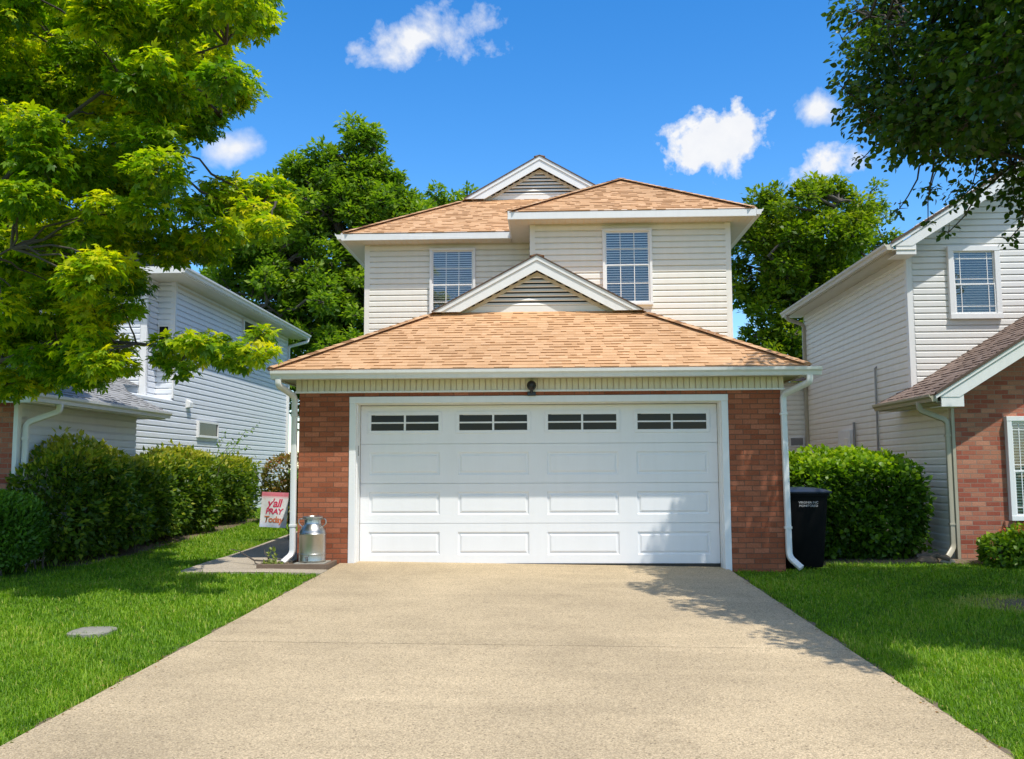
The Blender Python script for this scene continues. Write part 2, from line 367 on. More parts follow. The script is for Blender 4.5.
def roof(mb, O, U, V, p, run, lo, hi, exp=.105, thick=.012):
    """shingle courses on a plane: O eave corner, U along the eave, V plan direction up the slope, p pitch"""
    O, U, V = Vector(O), Vector(U), Vector(V); W = V+Vector((0, 0, p)); N = U.cross(W).normalized()
    if N.z < 0: N = -N
    dv = exp/math.sqrt(1+p*p); v = -.03
    while v < run:
        w = min(v+dv, run); vc = max(v, 0)
        P = lambda u, vv, h: O+U*u+W*vv+N*h
        a0, b0, a1, b1 = lo(vc), hi(vc), lo(w), hi(w)
        if b0-a0 > .02:
            if b1 < a1: a1 = b1 = (a1+b1)/2
            u = a0-random.uniform(0, .3)
            while u < b0:
                wd = random.choice((.08, .10, .13, .16)); e = u+wd
                if e > a0:
                    t = thick*(random.uniform(.8, 1.1) if random.random() < .5 else .22)+.002; r = .42+.40*random.betavariate(2.4, 2.2)
                    s0, e0 = max(u, a0), min(e, b0); s1, e1 = min(max(u, a1), b1), max(min(e, b1), a1)
                    if e0-s0 > .003:
                        if u <= a0: s1 = a1
                        if e >= b0: e1 = b1
                        mb.face([P(s0, v, t), P(e0, v, t), P(e1, w, .001), P(s1, w, .001)], r)
                        mb.face([P(s0, v, -.006), P(e0, v, -.006), P(e0, v, t), P(s0, v, t)], r*.45)  # tab ends toned darker: the shadow line is painted into them
                        if t > .01:
                            mb.face([P(s0, v, 0), P(s0, v, t), P(s1, w, .001)], r*.5); mb.face([P(e0, v, 0), P(e0, v, t), P(e1, w, .001)], r*.5)
                u = e
        v = w
def hipcap(mb, a, b, w=.115):
    a, b = Vector(a), Vector(b); d = b-a; L = d.length; d /= L; s = d.cross(Vector((0, 0, 1))).normalized(); n = s.cross(d)
    if n.z < 0: n = -n
    t = 0
    while t < L:
        e = min(t+.15, L); r = random.betavariate(2, 2)
        p, q = a+d*t, a+d*e; h0 = n*.024; h1 = n*.014; dn = n*-.006
        mb.face([p-s*w+dn, p+h0, q+h1, q-s*w+dn], r); mb.face([p+h0, p+s*w+dn, q+s*w+dn, q+h1], r)
        mb.face([p-s*w+dn*2, p+s*w+dn*2, p+h0], r*.8)
        t = e
GUT = [(0, 0), (0, -.105), (.075, -.105), (.088, -.06), (.115, -.035), (.12, 0), (.112, .002), (.106, -.02), (.012, -.02), (.01, 0)]
def gutter(mb, A, B, z, outn):
    A, B = Vector((A[0], A[1], z)), Vector((B[0], B[1], z)); n = Vector((outn[0], outn[1], 0))
    mb.prism([A+n*x+Vector((0, 0, h)) for x, h in GUT], B-A)
def rrect(w, h, r=.012):
    o = []
    for sx, sy, a in ((1, 1, 0), (-1, 1, 90), (-1, -1, 180), (1, -1, 270)):
        for k in (0, 45, 90):
            t = math.radians(a+k); o.append((sx*(w/2-r)+r*math.cos(t), sy*(h/2-r)+r*math.sin(t)))
    return o
def bendpath(pts, r=.07, n=5):
    pts = [Vector(p) for p in pts]; o = [pts[0]]
    for a, b, c in zip(pts[:-2], pts[1:-1], pts[2:]):
        k = min(r, (a-b).length*.45, (c-b).length*.45); p = b+(a-b).normalized()*k; q = b+(c-b).normalized()*k
        for i in range(n+1):
            t = i/n; o.append(p.lerp(b, t).lerp(b.lerp(q, t), t))
    o.append(pts[-1]); return o
def downspout(name, parent, m, pts, up=(0, 1, 0), w=.078, h=.058):
    mb = MB(); path = bendpath(pts); mb.sweep(path, rrect(w, h), up=up)
    o = mb.build(name, m, parent, smooth=True)
    z = [p for p in pts]; a, b = Vector(z[-3]), Vector(z[-2])
    for t in (.12, .82):
        c = a.lerp(b, t); q = MB(); q.box(c.x-w/2-.008, c.y-h/2-.008, c.z-.016, c.x+w/2+.008, c.y+h/2+.008, c.z+.016)
        q.build('strap', m, o, bevel=.003)
    return o
def window(parent, x0, x1, z0, z1, y, cols, rows, style='grid', blind=True, sill=False, mid=.5, frame='white', cas=.045):
    """double-hung window in a wall facing -Y at plane y, standing clear of the lapped boards"""
    y -= .030; f = MB(); yo, yi = y-.062, y+.03
    f.box(x0, yo, z0+cas, x0+cas, yi, z1-cas); f.box(x1-cas, yo, z0+cas, x1, yi, z1-cas)
    f.box(x0-.004, yo-.004, z1-cas, x1+.004, yi, z1); f.box(x0-.004, yo-.012, z0, x1+.004, yi, z0+cas)
    zm = z0+(z1-z0)*mid; a, b, c, d = x0+cas, x1-cas, z0+cas, z1-cas
    fo = f.build('window', frame, parent, bevel=.004)
    g = MB(); s = .024                                    # two sashes, the lower one set in front
    for q0, q1, yy in ((zm-.018, d, y-.030), (c, zm+.018, y-.046)):
        g.box(a, yy, q0+s, a+s, yy+.022, q1-s); g.box(b-s, yy, q0+s, b, yy+.022, q1-s)
        g.box(a, yy, q0, b, yy+.022, q0+s); g.box(a, yy, q1-s, b, yy+.022, q1)
    g.build('sash', frame, fo, bevel=.003)
    mu = MB(); A, B = a+s, b-s
    for q0, q1, yy in ((zm-.018+s, d-s, y-.021), (c+s, zm+.018-s, y-.037)):
        if style == 'grid':
            for i in range(1, cols): u = A+(B-A)*i/cols; mu.box(u-.0065, yy-.004, q0, u+.0065, yy+.004, q1)
            for j in range(1, rows): h = q0+(q1-q0)*j/rows; mu.box(A, yy-.005, h-.0065, B, yy+.005, h+.0065)
        else:                                             # prairie: bars near the edges
            for u in (A+.09, B-.09): mu.box(u-.006, yy-.004, q0, u+.006, yy+.004, q1)
            h = (q1-.10) if q1 > zm+.1 else (q0+.10); mu.box(A, yy-.005, h-.006, B, yy+.005, h+.006)
            if q1 > zm+.1: h = q0+.09; mu.box(A, yy-.005, h-.006, B, yy+.005, h+.006)
    mu.build('muntin', frame, fo)
    for q0, q1, yy in ((zm-.018+s, d-s, y-.018), (c+s, zm+.018-s, y-.034)):
        p = MB(); p.face([(A, yy, q0), (B, yy, q0), (B, yy, q1), (A, yy, q1)]); p.build('pane', 'glass', fo)
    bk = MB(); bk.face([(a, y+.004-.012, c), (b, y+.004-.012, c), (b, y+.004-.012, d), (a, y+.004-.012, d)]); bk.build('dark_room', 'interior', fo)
    if blind:
        bl = MB(); h = c+.02
        while h < d-.01:
            bl.face([(a+.02, y-.0165, h), (b-.02, y-.0165, h), (b-.02, y-.0095, h+.022), (a+.02, y-.0095, h+.022)]); h += .042
        bl.build('blind', 'blind', fo)
    return fo

# ------------------------------------------------------------------ the house
ZE, PG, ZU, PU = 2.684, .538, 5.649, .57
XL, XR = -3.253, 3.280
DL, DR, DT = -2.47, 2.485, 2.235            # door opening
H = empty('house', (0, 0, 0), 'cream sided two storey house with brick garage front and tan shingle roofs', 'house')
b = MB()                                                     # brick garage front with its opening, and the two side walls
t = .20
b.box(XL, 0, -.25, DL-.005, t, 2.40); b.box(DR+.005, 0, -.25, XR, t, 2.40); b.box(DL-.005, 0, DT+.02, DR+.005, t, 2.40)
b.box(XL, t, -.25, XL+.1, 4.3, 2.56); b.box(XR-.1, t, -.25, XR, 12., 2.56)
b.box(XL+.1, t, 2.40, XR-.1, t+.05, 2.56)
b.build('brick_wall', 'brick', H)
f = MB(); n = 84                                            # ribbed frieze under the eave, then its white lower trim
for i in range(n):
    x = -3.30+6.62*i/n; w = 6.62/n
    f.box(x+(.014 if i % 2 else .007), -.032, 2.402, x+w-.003, -.012, 2.558, random.random())
fr_ = f.build('frieze', 'frieze', H)
f = MB(); f.box(-3.30, -.0125, 2.402, 3.32, .0, 2.558); f.build('frieze_backing', 'trim_tan', fr_)
f = MB(); f.box(-3.315, -.045, 2.376, 3.335, -.001, 2.402); f.build('frieze_trim', 'white', H, bevel=.004)
f = MB()                                                     # garage eave: soffit, fascia behind the gutter
f.box(-3.50, -.30, 2.560, 3.53, .25, 2.572); f.box(-3.50, .25, 2.560, -3.253, 4.30, 2.572); f.box(3.28, .25, 2.560, 3.53, 3.02, 2.572)
f.build('soffit', 'soffit', H)
f = MB(); f.box(-3.53, -.33, 2.54, 3.56, -.30, 2.675); f.box(-3.53, -.30, 2.54, -3.50, 4.30, 2.675); f.box(3.53, -.30, 2.54, 3.56, 3.02, 2.675)
f.build('fascia', 'white', H)
g = MB(); gutter(g, (-3.54, -.33), (3.72, -.33), 2.645, (0, -1)); g.build('gutter', 'gutter', H)
# garage door casing
c = MB(); w = .09
c.box(DL-w, -.012, -.2, DL, .06, DT); c.box(DR, -.012, -.2, DR+w, .06, DT); c.box(DL-w-.002, -.016, DT, DR+w+.002, .06, DT+w)
c.box(DL-.03, .06, -.2, DL+.012, .26, DT-.0); c.box(DR-.012, .06, -.2, DR+.03, .26, DT); c.box(DL, .06, DT-.012, DR, .26, DT+.03)
c.build('door_casing', 'white', H, bevel=.005)
# sectional garage door: four rows of four raised panels, the top row glazed
YD = .265
gd = MB(); gd.box(DL+.012, YD+.028, -.1, DR-.012, YD+.05, DT-.012)
door = gd.build('garage_door', 'door', H)
rowh = .545; z0 = .048; colw = (DR-DL-.03)/4; x00 = DL+.015
def raised(mb, x0, x1, z0, z1, y, steps):
    """nested rectangles stepping in and out: a moulded panel"""
    prev = (x0, x1, z0, z1, y)
    for ins, dy in steps:
        q = (prev[0]+ins, prev[1]-ins, prev[2]+ins, prev[3]-ins, prev[4]+dy)
        A = [(prev[0], prev[4], prev[2]), (prev[1], prev[4], prev[2]), (prev[1], prev[4], prev[3]), (prev[0], prev[4], prev[3])]
        B = [(q[0], q[4], q[2]), (q[1], q[4], q[2]), (q[1], q[4], q[3]), (q[0], q[4], q[3])]
        for i in range(4): j = (i+1) % 4; mb.face([A[i], A[j], B[j], B[i]])
        prev = q
    return prev
for r_ in range(4):
    s = MB(); za = z0+r_*rowh+.002; zb = za+rowh-.005
    if r_ == 3: zb = DT-.02
    # section slab edges
    s.face([(x00, YD, za), (DR-.015, YD, za), (DR-.015, YD+.03, za), (x00, YD+.03, za)])
    s.face([(x00, YD, zb), (DR-.015, YD, zb), (DR-.015, YD+.03, zb), (x00, YD+.03, zb)])
    xs = [x00]
    for k in range(4):
        a, b_ = x00+k*colw+.125, x00+(k+1)*colw-.125
        if r_ < 3: pa, pb = za+.115, zb-.115
        else: a, b_, pa, pb = a-.025, b_+.025, za+.14, zb-.085
        xs += [a, b_]
        s.face([(a, YD, za), (b_, YD, za), (b_, YD, pa), (a, YD, pa)]); s.face([(a, YD, pb), (b_, YD, pb), (b_, YD, zb), (a, YD, zb)])
        if r_ < 3:
            q = raised(s, a, b_, pa, pb, YD, [(.004, .010), (.014, .006), (.012, 0), (.022, -.013)])
            s.face([(q[0], q[4], q[2]), (q[1], q[4], q[2]), (q[1], q[4], q[3]), (q[0], q[4], q[3])])
    xs.append(DR-.015)
    for i in range(0, len(xs), 2): s.face([(xs[i], YD, za), (xs[i+1], YD, za), (xs[i+1], YD, zb), (xs[i], YD, zb)])
    so = s.build('door_section', 'door', door)
    if r_ == 3:
        for k in range(4):
            a, b_ = x00+k*colw+.10, x00+(k+1)*colw-.10; pa, pb = za+.14, zb-.085
            fr = MB(); e = .045
            fr.box(a, YD-.012, pa, b_, YD+.01, pa+e); fr.box(a, YD-.012, pb-e, b_, YD+.01, pb)
            fr.box(a, YD-.012, pa+e, a+e, YD+.01, pb-e); fr.box(b_-e, YD-.012, pa+e, b_, YD+.01, pb-e)
            m_ = (a+b_)/2; h_ = (pa+pb)/2
            fr.box(m_-.014, YD-.008, pa+e, m_+.014, YD+.01, pb-e); fr.box(a+e, YD-.006, h_-.011, m_-.014, YD+.01, h_+.011); fr.box(m_+.014, YD-.006, h_-.011, b_-e, YD+.01, h_+.011)
            fo = fr.build('door_window', 'door', door, bevel=.004)
            gl = MB(); gl.box(a+e-.01, YD+.008, pa+e-.01, b_-e+.01, YD+.014, pb-e+.01); gl.build('door_glass', 'dglass', door)
se = MB(); se.box(x00, YD-.008, -.02, DR-.015, YD+.02, z0); se.build('bottom_seal', 'black', door)
ht = MB(); ht.box(DL+.0125, .10, 1.52, DL+.016, .14, 1.66); ht.build('safety_plate', 'steel_dark', H)
# motion light over the door: wall box, arm and round hood
lm = MB(); lm.box(-.125, -.06, 2.32, -.01, -.001, 2.372); lm.tube([(-.067, -.05, 2.36), (-.067, -.10, 2.40), (-.067, -.115, 2.44)], .022, 10)
lo_ = lm.build('wall_lamp', 'black', H, bevel=.006)
hd = MB(); hd.lathe((-.067, -.125, 2.452), [(.0, -.066), (.034, -.06), (.056, -.035), (.066, 0), (.058, .034), (.036, .058), (.0, .066)], 24); hd.build('lamp_head', 'black', lo_, smooth=True)
# garage roof (front hip cut by a small gable, ridge running back)
EX0, EX1, EY = XL-.29-.03, XR+.29+.0, -.345
cxg = (EX0+EX1)/2; hw = (EX1-EX0)/2; TG = 2.0; YGf = EY+TG; RK = .16
r = MB()
roof(r, (EX0, EY, ZE), (1, 0, 0), (0, 1, 0), PG, TG+.04, lambda v: v, lambda v: 2*hw-v)
lo_s = lambda v: min(v, TG-RK) if v <= TG-RK else TG-RK
roof(r, (EX1, EY, ZE), (0, 1, 0), (-1, 0, 0), PG, hw, lo_s, lambda v: 3.04-EY)
roof(r, (EX0, EY, ZE), (0, 1, 0), (1, 0, 0), PG, hw, lo_s, lambda v: 4.32-EY if v < hw-.2+0 else 3.04-EY)
zt = ZE+PG*(TG-.1)
hipcap(r, (EX0, EY, ZE+.012), (EX0+TG-.14, EY+TG-.14, ZE+PG*(TG-.14)+.012)); hipcap(r, (EX1, EY, ZE+.012), (EX1-TG+.14, EY+TG-.14, ZE+PG*(TG-.14)+.012))
hipcap(r, (cxg, EY+TG-RK, ZE+PG*hw+.01), (cxg, 3.04, ZE+PG*hw+.01))
r.build('garage_roof', 'shingle', H)
def gablet(cx, hw_, yw, zb, apex, rk, p, parent, wb=.20):
    """louvred gable end: yw wall plane, zb base height, rake boards hanging rk in front"""
    k = p; half = (apex-zb)/k
    v = MB(); v.prism([(cx-half+.03, yw+.03, zb), (cx+half-.03, yw+.03, zb), (cx, yw+.03, apex-.04)], (0, .05, 0)); v.build('gable_back', 'dark', parent)
    l = MB(); h = zb+.125
    while h < apex-.27:                                      # louvre slats
        hl = (apex-.20-h)/k-.035
        if hl > .04:
            l.prism([(cx-hl, yw-.016, h), (cx-hl, yw-.004, h-.012), (cx-hl, yw+.020, h+.030), (cx-hl, yw+.008, h+.038)], (2*hl, 0, 0))
        h += .072
    l.build('gable_louvre', 'louver', parent)
    bd = MB(); hl = (apex-.18-zb)/k
    bd.prism([(cx-hl, yw-.010, zb), (cx+hl, yw-.010, zb), (cx+hl-.11/k, yw-.010, zb+.11), (cx-hl+.11/k, yw-.010, zb+.11)], (0, .035, 0)); bd.build('gable_board', 'louver', parent, bevel=.003)
    th = MB()                                                # tan inner moulding
    for s in (-1, 1):
        o1 = .20*math.sqrt(1+k*k); o2 = .245*math.sqrt(1+k*k)
        th.prism([(cx+s*(half-o1/k), yw-.03, zb), (cx, yw-.03, apex-o1), (cx, yw-.03, apex-o2), (cx+s*(half-o2/k), yw-.03, zb)], (0, .028, 0))
    th.build('gable_moulding', 'trim_tan', parent)
    rb = MB(); yr = yw-rk
    for s in (-1, 1):                                        # rake board, drip trim above it, soffit return behind
        o0 = .065*math.sqrt(1+k*k); o1 = wb*math.sqrt(1+k*k)
        rb.prism([(cx+s*(half-o0/k), yr-.012, zb), (cx, yr-.012, apex-o0), (cx, yr-.012, apex-o1), (cx+s*(half-o1/k), yr-.012, zb)], (0, .024, 0))
        rb.prism([(cx+s*half, yr-.03, zb), (cx, yr-.03, apex), (cx, yr-.03, apex-o0+.004), (cx+s*(half-o0/k+.004), yr-.03, zb)], (0, .05, 0))
        rb.prism([(cx+s*(half-o0/k), yr+.013, zb), (cx, yr+.013, apex-o0), (cx, yr+.013, apex-o0-.012), (cx+s*(half-(o0+.012)/k), yr+.013, zb)], (0, rk, 0))
    rb.build('rake_board', 'white', parent)
    de = MB()
    for s in (-1, 1): de.prism([(cx+s*(half+.02), yr-.045, zb+.012), (cx, yr-.045, apex+.022), (cx, yr-.045, apex+.004), (cx+s*half, yr-.045, zb+.002)], (0, .10, 0), .1)
    de.build('drip_edge', 'shingle_brown', parent)
gablet(cxg, hw, YGf, ZE+PG*TG-.02, ZE+PG*hw-.0, RK, PG, H)

# upper storey
YB, YL, UL, UR, UB = 3.056, 4.339, -3.22, 3.257, -.116
OU = .36
s = MB(); zs = 5.50
siding(s, (UL+.07, YL), (UB, YL), 2.35, zs, (0, -1)); siding(s, (UB+.07, YB), (UR-.07, YB), 2.35, zs, (0, -1))
siding(s, (UB, YL), (UB, YB+.06), 2.35, zs, (-1, 0)); siding(s, (UL, 12), (UL, YL+.07), .1, zs, (-1, 0)); siding(s, (UR, YB+.07), (UR, 12), 2.35, zs, (1, 0))
siding(s, (UR, 12), (UL, 12), .1, zs, (0, 1))
s.build('siding', 'cream', H)
s = MB(); s.box(UL+.002, YL+.004, 0, UR-.004, 11.99, zs); s.box(UB+.004, YB+.004, 2.3, UR-.004, YL+.003, zs); s.build('wall_core', 'cream', H)
cb = MB()
for x, y in ((UL, YL), (UB, YB), (UR-.053, YB)): cb = MB(); cb.box(x-.022, y-.026, 2.3, x+.075, y+.075, zs); cb.build('corner_board', 'cream', H, bevel=.004)
UX0, UX1, UY, UYB = UL-OU, UR+OU, YL-OU, YB-OU
BX0 = UB-OU; bcx = (BX0+UX1)/2; bhw = (UX1-BX0)/2
hwu = (UX1-UX0)/2; ucx = (UX0+UX1)/2; TU = 2.1; BK = 12.4
fa = MB(); zf = ZU-.145
fa.box(UX0, UY-.025, zf, BX0-.03, UY, ZU-.004); fa.box(BX0-.025, UYB-.025, zf, UX1+.025, UYB, ZU-.004); fa.box(BX0-.025, UYB, zf, BX0, UY+.3, ZU-.004)
fa.box(UX0-.025, UY-.025, zf, UX0, BK, ZU-.004); fa.box(UX1, UYB, zf, UX1+.025, BK, ZU-.004); fa.box(UX0, BK, zf, UX1, BK+.025, ZU-.004)
fa.build('upper_fascia', 'white', H, bevel=.004)
fa = MB(); gutter(fa, (UX0-.025, UY-.03), (UX0-.025, BK), ZU-.015, (-1, 0)); fa.build('side_gutter', 'gutter', H)
fa = MB(); gutter(fa, (UX1+.025, UYB-.03), (UX1+.025, BK), ZU-.015, (1, 0)); fa.build('side_gutter', 'gutter', H)
so = MB(); so.box(UX0, UY, zf, UX1, YL+.02, zf+.012); so.box(BX0, UYB, zf+.001, UX1, UY+.02, zf+.0135); so.box(UX0, YL+.02, zf, UL+.02, BK, zf+.012); so.box(UR-.02, YL+.02, zf, UX1, BK, zf+.012)
so.build('upper_soffit', 'soffit', H)
for xa, xb, yy in ((UX0+.1, BX0-.05, UY), (BX0+.1, UX1-.1, UYB)):   # soffit ribs
    so = MB(); x = xa; so.box(xa, yy+.045, zf-.003, xb, yy+.055, zf-.0004)
    while x < xb: so.box(x, yy+.05, zf-.004, x+.016, yy+OU-.04, zf-.0005); x += .105
    so.build('soffit_rib', 'trim_tan', H)
fz = MB(); fz.box(UL+.07, YL-.02, zf-.045, UB, YL+.0, zf-.001); fz.build('upper_frieze', 'soffit', H)
fz = MB(); fz.box(UB+.075, YB-.02, zf-.045, UR-.075, YB, zf-.001); fz.build('upper_frieze', 'soffit', H)
r = MB(); W2 = UX1-UX0
roof(r, (UX0, UY, ZU), (1, 0, 0), (0, 1, 0), PU, TU+.03, lambda v: v, lambda v: min(BX0-UX0+v, bcx-UX0))
roof(r, (UX0, UY, ZU), (0, 1, 0), (1, 0, 0), PU, hwu, lambda v: min(v, TU-RK), lambda v: BK-UY-v)
roof(r, (UX1, UYB, ZU), (0, 1, 0), (-1, 0, 0), PU, hwu, lambda v: v if v < bhw else min(UY-UYB+v, UY-UYB+TU-RK), lambda v: BK-UYB-v)
roof(r, (BX0, UYB, ZU), (1, 0, 0), (0, 1, 0), PU, bhw, lambda v: v, lambda v: 2*bhw-v)
roof(r, (BX0, UYB, ZU), (0, 1, 0), (1, 0, 0), PU, bhw, lambda v: v, lambda v: UY-UYB+v+.02)
roof(r, (UX0, BK, ZU), (1, 0, 0), (0, -1, 0), PU, hwu, lambda v: v, lambda v: W2-v)
e = .012
hipcap(r, (UX0, UY, ZU+e), (UX0+TU-.14, UY+TU-.14, ZU+PU*(TU-.14)+e)); hipcap(r, (UX1, UYB, ZU+e), (bcx, UYB+bhw, ZU+PU*bhw+e)); hipcap(r, (BX0, UYB, ZU+e), (bcx, UYB+bhw, ZU+PU*bhw+e))
hipcap(r, (bcx, UYB+bhw, ZU+PU*bhw+e), (bcx, UY+bhw, ZU+PU*bhw+e)); hipcap(r, (ucx, UY+TU-RK, ZU+PU*hwu+e), (ucx, BK-hwu, ZU+PU*hwu+e))
r.build('upper_roof', 'shingle', H)
gablet(ucx, hwu, UY+TU, ZU+PU*TU-.02, ZU+PU*hwu, RK, PU, H)
window(H, -2.02, -1.17, 4.02, 5.41, YL, 3, 2)
window(H, 1.10, 1.94, 4.08, 5.40, YB, 3, 2, mid=.52)
downspout('downspout', H, 'gutter', [(-3.44, -.385, 2.55), (-3.44, -.385, 2.46), (-3.315, -.02, 2.33), (-3.31, -.015, .20), (-3.40, -.16, .10)])
downspout('downspout', H, 'gutter', [(3.57, -.385, 2.55), (3.57, -.385, 2.45), (3.30, -.05, 2.31), (3.315, -.05, .16), (3.44, -.17, .03)])
# ------------------------------------------------------------------ house on the right
R = empty('neighbouring_house', (9, 6, 0), 'white sided house with brick wing and brown shingle roof, right of the driveway', 'house')
RX, RYU, RYW, RYB = 6.15, 2.90, 1.40, 9.10
ZR, PR = 4.98, .62; EXR = RX-.36
s = MB()
siding(s, (RX, RYB), (RX, RYU), -.12, 4.86, (-1, 0), .115, lip=.021); siding(s, (RX, RYU), (RX, RYW+.06), -.12, 2.30, (-1, 0), .115, lip=.021)
siding(s, (5.02, RYB), (RX, RYB), -.1, 3.3, (0, -1), .115)
s.build('side_siding', 'grey_siding', R)
s = MB(); apx = 9.2; za = ZR+PR*(apx-EXR)
siding(s, (RX+.08, RYU), (11.9, RYU), 2.2, za, (0, -1), .105, lo=lambda z: max(0, (z-ZR-.05)/PR+EXR-RX-.08), hi=lambda z: min(3.74+2, 2*apx-(z-ZR-.05)/PR-EXR-RX-.08))
s.build('front_siding', 'white_siding', R)
s = MB(); s.box(RX+.003, RYU+.004, -.2, 12, RYB-.004, 4.85); s.box(RX+.003, RYW+.15, -.2, 12, RYU+.003, 2.3); s.box(5.03, RYB+.004, -.2, 11, RYB+2, 3.3)
s.prism([(RX+.003, RYU+.02, 4.85), (12, RYU+.02, 4.85), (apx, RYU+.02, za-.1)], (0, .05, 0)); s.build('wall_core', 'white_siding', R)
b = MB(); wp = 9.4; zw = 2.40; zwa = zw+PR*(wp-5.79)
b.prism([(RX+.02, RYW, -.2), (12.6, RYW, -.2), (12.6, RYW, 2.5), (wp, RYW, zwa-.12), (RX+.02, RYW, zw+PR*(RX-5.79)-.08)], (0, .14, 0)); b.build('brick_wall', 'brick2', R)
cb = MB(); cb.box(RX-.02, RYU-.022, 2.2, RX+.085, RYU+.08, 4.86); cb.build('corner_board', 'white', R, bevel=.004)
cb = MB(); cb.box(RX-.03, RYW+.0, -.15, RX+.018, RYW+.09, 2.30); cb.build('corner_post', 'olive_gutter', R, bevel=.004)
cb = MB(); cb.box(RX-.022, RYB-.06, -.15, RX+.04, RYB-.002, 4.85); cb.build('corner_post', 'olive_gutter', R, bevel=.004)
# upper roof: eave along the side, rake on the front
r = MB(); RF = RYU-.42
roof(r, (EXR, RF, ZR), (0, 1, 0), (1, 0, 0), PR, apx-EXR, lambda v: 0, lambda v: RYB+.35-RF)
roof(r, (2*apx-EXR, RF, ZR), (0, 1, 0), (-1, 0, 0), PR, apx-EXR, lambda v: 0, lambda v: RYB+.35-RF)
roof(r, (5.75, RYW-.42, zw), (0, 1, 0), (1, 0, 0), PR, wp-5.75, lambda v: 0, lambda v: max(RYU, 3.45-1.2*v)-RYW+.42)
roof(r, (2*wp-5.75, RYW-.42, zw), (0, 1, 0), (-1, 0, 0), PR, wp-5.75, lambda v: 0, lambda v: RYU-RYW+.42)
roof(r, (4.7, RYB-.3, 3.3), (1, 0, 0), (0, 1, 0), .5, 1.2, lambda v: v, lambda v: RX-4.7)
r.build('roof', 'shingle_brown', R)
so = MB(); zq = ZR-.13; so.box(EXR, RF, zq, RX-.001, RYB+.3, zq+.012); so.box(5.79, RYW-.36, zw-.13, RX-.03, 3.40, zw-.118); so.build('soffit', 'soffit', R)
fa = MB(); fa.box(EXR-.022, RF, zq-.01, EXR, RYB+.3, ZR-.012); fa.box(5.768, RYW-.36, zw-.14, 5.79, 3.4, zw-.012); fa.build('fascia', 'olive_gutter', R)
fz = MB(); fz.box(RX-.03, RYU+.08, zq-.10, RX-.016, RYB-.06, zq-.002); fz.build('frieze_board', 'soffit', R)
g = MB(); gutter(g, (EXR-.022, RF+.0), (EXR-.022, RYB+.25), ZR-.02, (-1, 0)); g.build('gutter', 'soffit', R)
g = MB(); gutter(g, (5.768, RYW-.40), (5.768, 3.38), zw-.02, (-1, 0)); g.build('wing_gutter', 'olive_gutter', R)
rk = MB()
for (x0, z0_, xa, yy) in ((EXR-.03, ZR, apx, RF), (5.74, zw, wp, RYW-.42)):
    k = PR; z_a = z0_+k*(xa-x0)
    for s_ in (1, -1):
        X = lambda x: x if s_ == 1 else 2*xa-x
        rk.prism([(X(x0), yy-.012, z0_-.03), (X(xa), yy-.012, z_a-.03), (X(xa), yy-.012, z_a-.085), (X(x0), yy-.012, z0_-.085)], (0, .03, 0))
        rk.prism([(X(x0+.06), yy+.004, z0_-.06), (X(xa), yy+.004, z_a-.085), (X(xa), yy+.004, z_a-.27), (X(x0+.34), yy+.004, z0_-.06)], (0, .025, 0))
        rk.prism([(X(x0+.08), yy+.012, z0_-.20), (X(x0+.08), yy+.012, z0_-.02), (X(x0+.40), yy+.012, z0_+.10), (X(x0+.40), yy+.012, z0_-.20)], (0, .03, 0))
        rk.prism([(X(x0+.06), yy+.04, z0_-.03), (X(xa), yy+.04, z_a-.06), (X(xa), yy+.04, z_a-.072), (X(x0+.06), yy+.04, z0_-.042)], (0, .37, 0))
    rk.box(x0+.08, yy+.04, z0_-.20, x0+.40, yy+.41, z0_-.188)
rk.build('rake_board', 'white', R)
de = MB()
for (x0, z0_, xa, yy) in ((EXR-.03, ZR, apx, RF), (5.74, zw, wp, RYW-.42)):
    de.prism([(x0, yy-.025, z0_+.014), (xa, yy-.025, z0_+PR*(xa-x0)+.014), (xa, yy-.025, z0_+PR*(xa-x0)-.03), (x0, yy-.025, z0_-.03)], (0, .05, 0), .1)
de.build('drip_edge', 'shingle_brown', R)
window(R, 6.80, 7.64, 3.76, 4.98, RYU, 1, 1, 'prairie', mid=.47, cas=.085)
window(R, 6.88, 8.05, .55, 2.07, RYW, 1, 1, 'prairie', mid=.47, cas=.07)
bs = MB()
for i in range(16): bs.box(6.80+i*.085, RYW-.05, .455, 6.874+i*.085, RYW+.02, .545, random.random())
bs.build('brick_sill', 'brick2', R, bevel=.004)
downspout('downspout', R, 'olive_gutter', [(5.70, RYW+.1, 2.30), (5.70, RYW+.1, 2.18), (6.08, RYW+.05, 2.02), (6.08, RYW+.05, .16), (5.95, RYW-.05, .03)])
downspout('downspout', R, 'olive_gutter', [(5.72, RYB-.1, 4.88), (5.72, RYB-.1, 4.76), (6.09, RYB-.12, 4.62), (6.09, RYB-.12, .2), (6.02, RYB-.15, .03)])
v = MB(); v.tube([(RX-.05, 4.45, .6), (RX-.05, 4.45, 3.12), (RX+.0, 4.45, 3.16)], .018, 8); v.box(RX-.045, 4.43, 2.34, RX-.001, 4.47, 2.37); v.build('conduit', 'steel_dark', R)
v = MB(); v.box(RX-.10, 5.85, 1.05, RX-.015, 6.60, 2.06); mo = v.build('meter_box', 'white', R, bevel=.01)
v = MB(); v.box(RX-.115, 5.95, 1.15, RX-.099, 6.18, 1.9); v.box(RX-.115, 6.28, 1.15, RX-.099, 6.5, 1.8); v.build('cover', 'grey_siding', mo, bevel=.005)
v = MB(); v.tube([(RX-.06, 5.70, .3), (RX-.06, 5.70, 2.2)], .025, 8); v.build('riser_pipe', 'steel_dark', R)
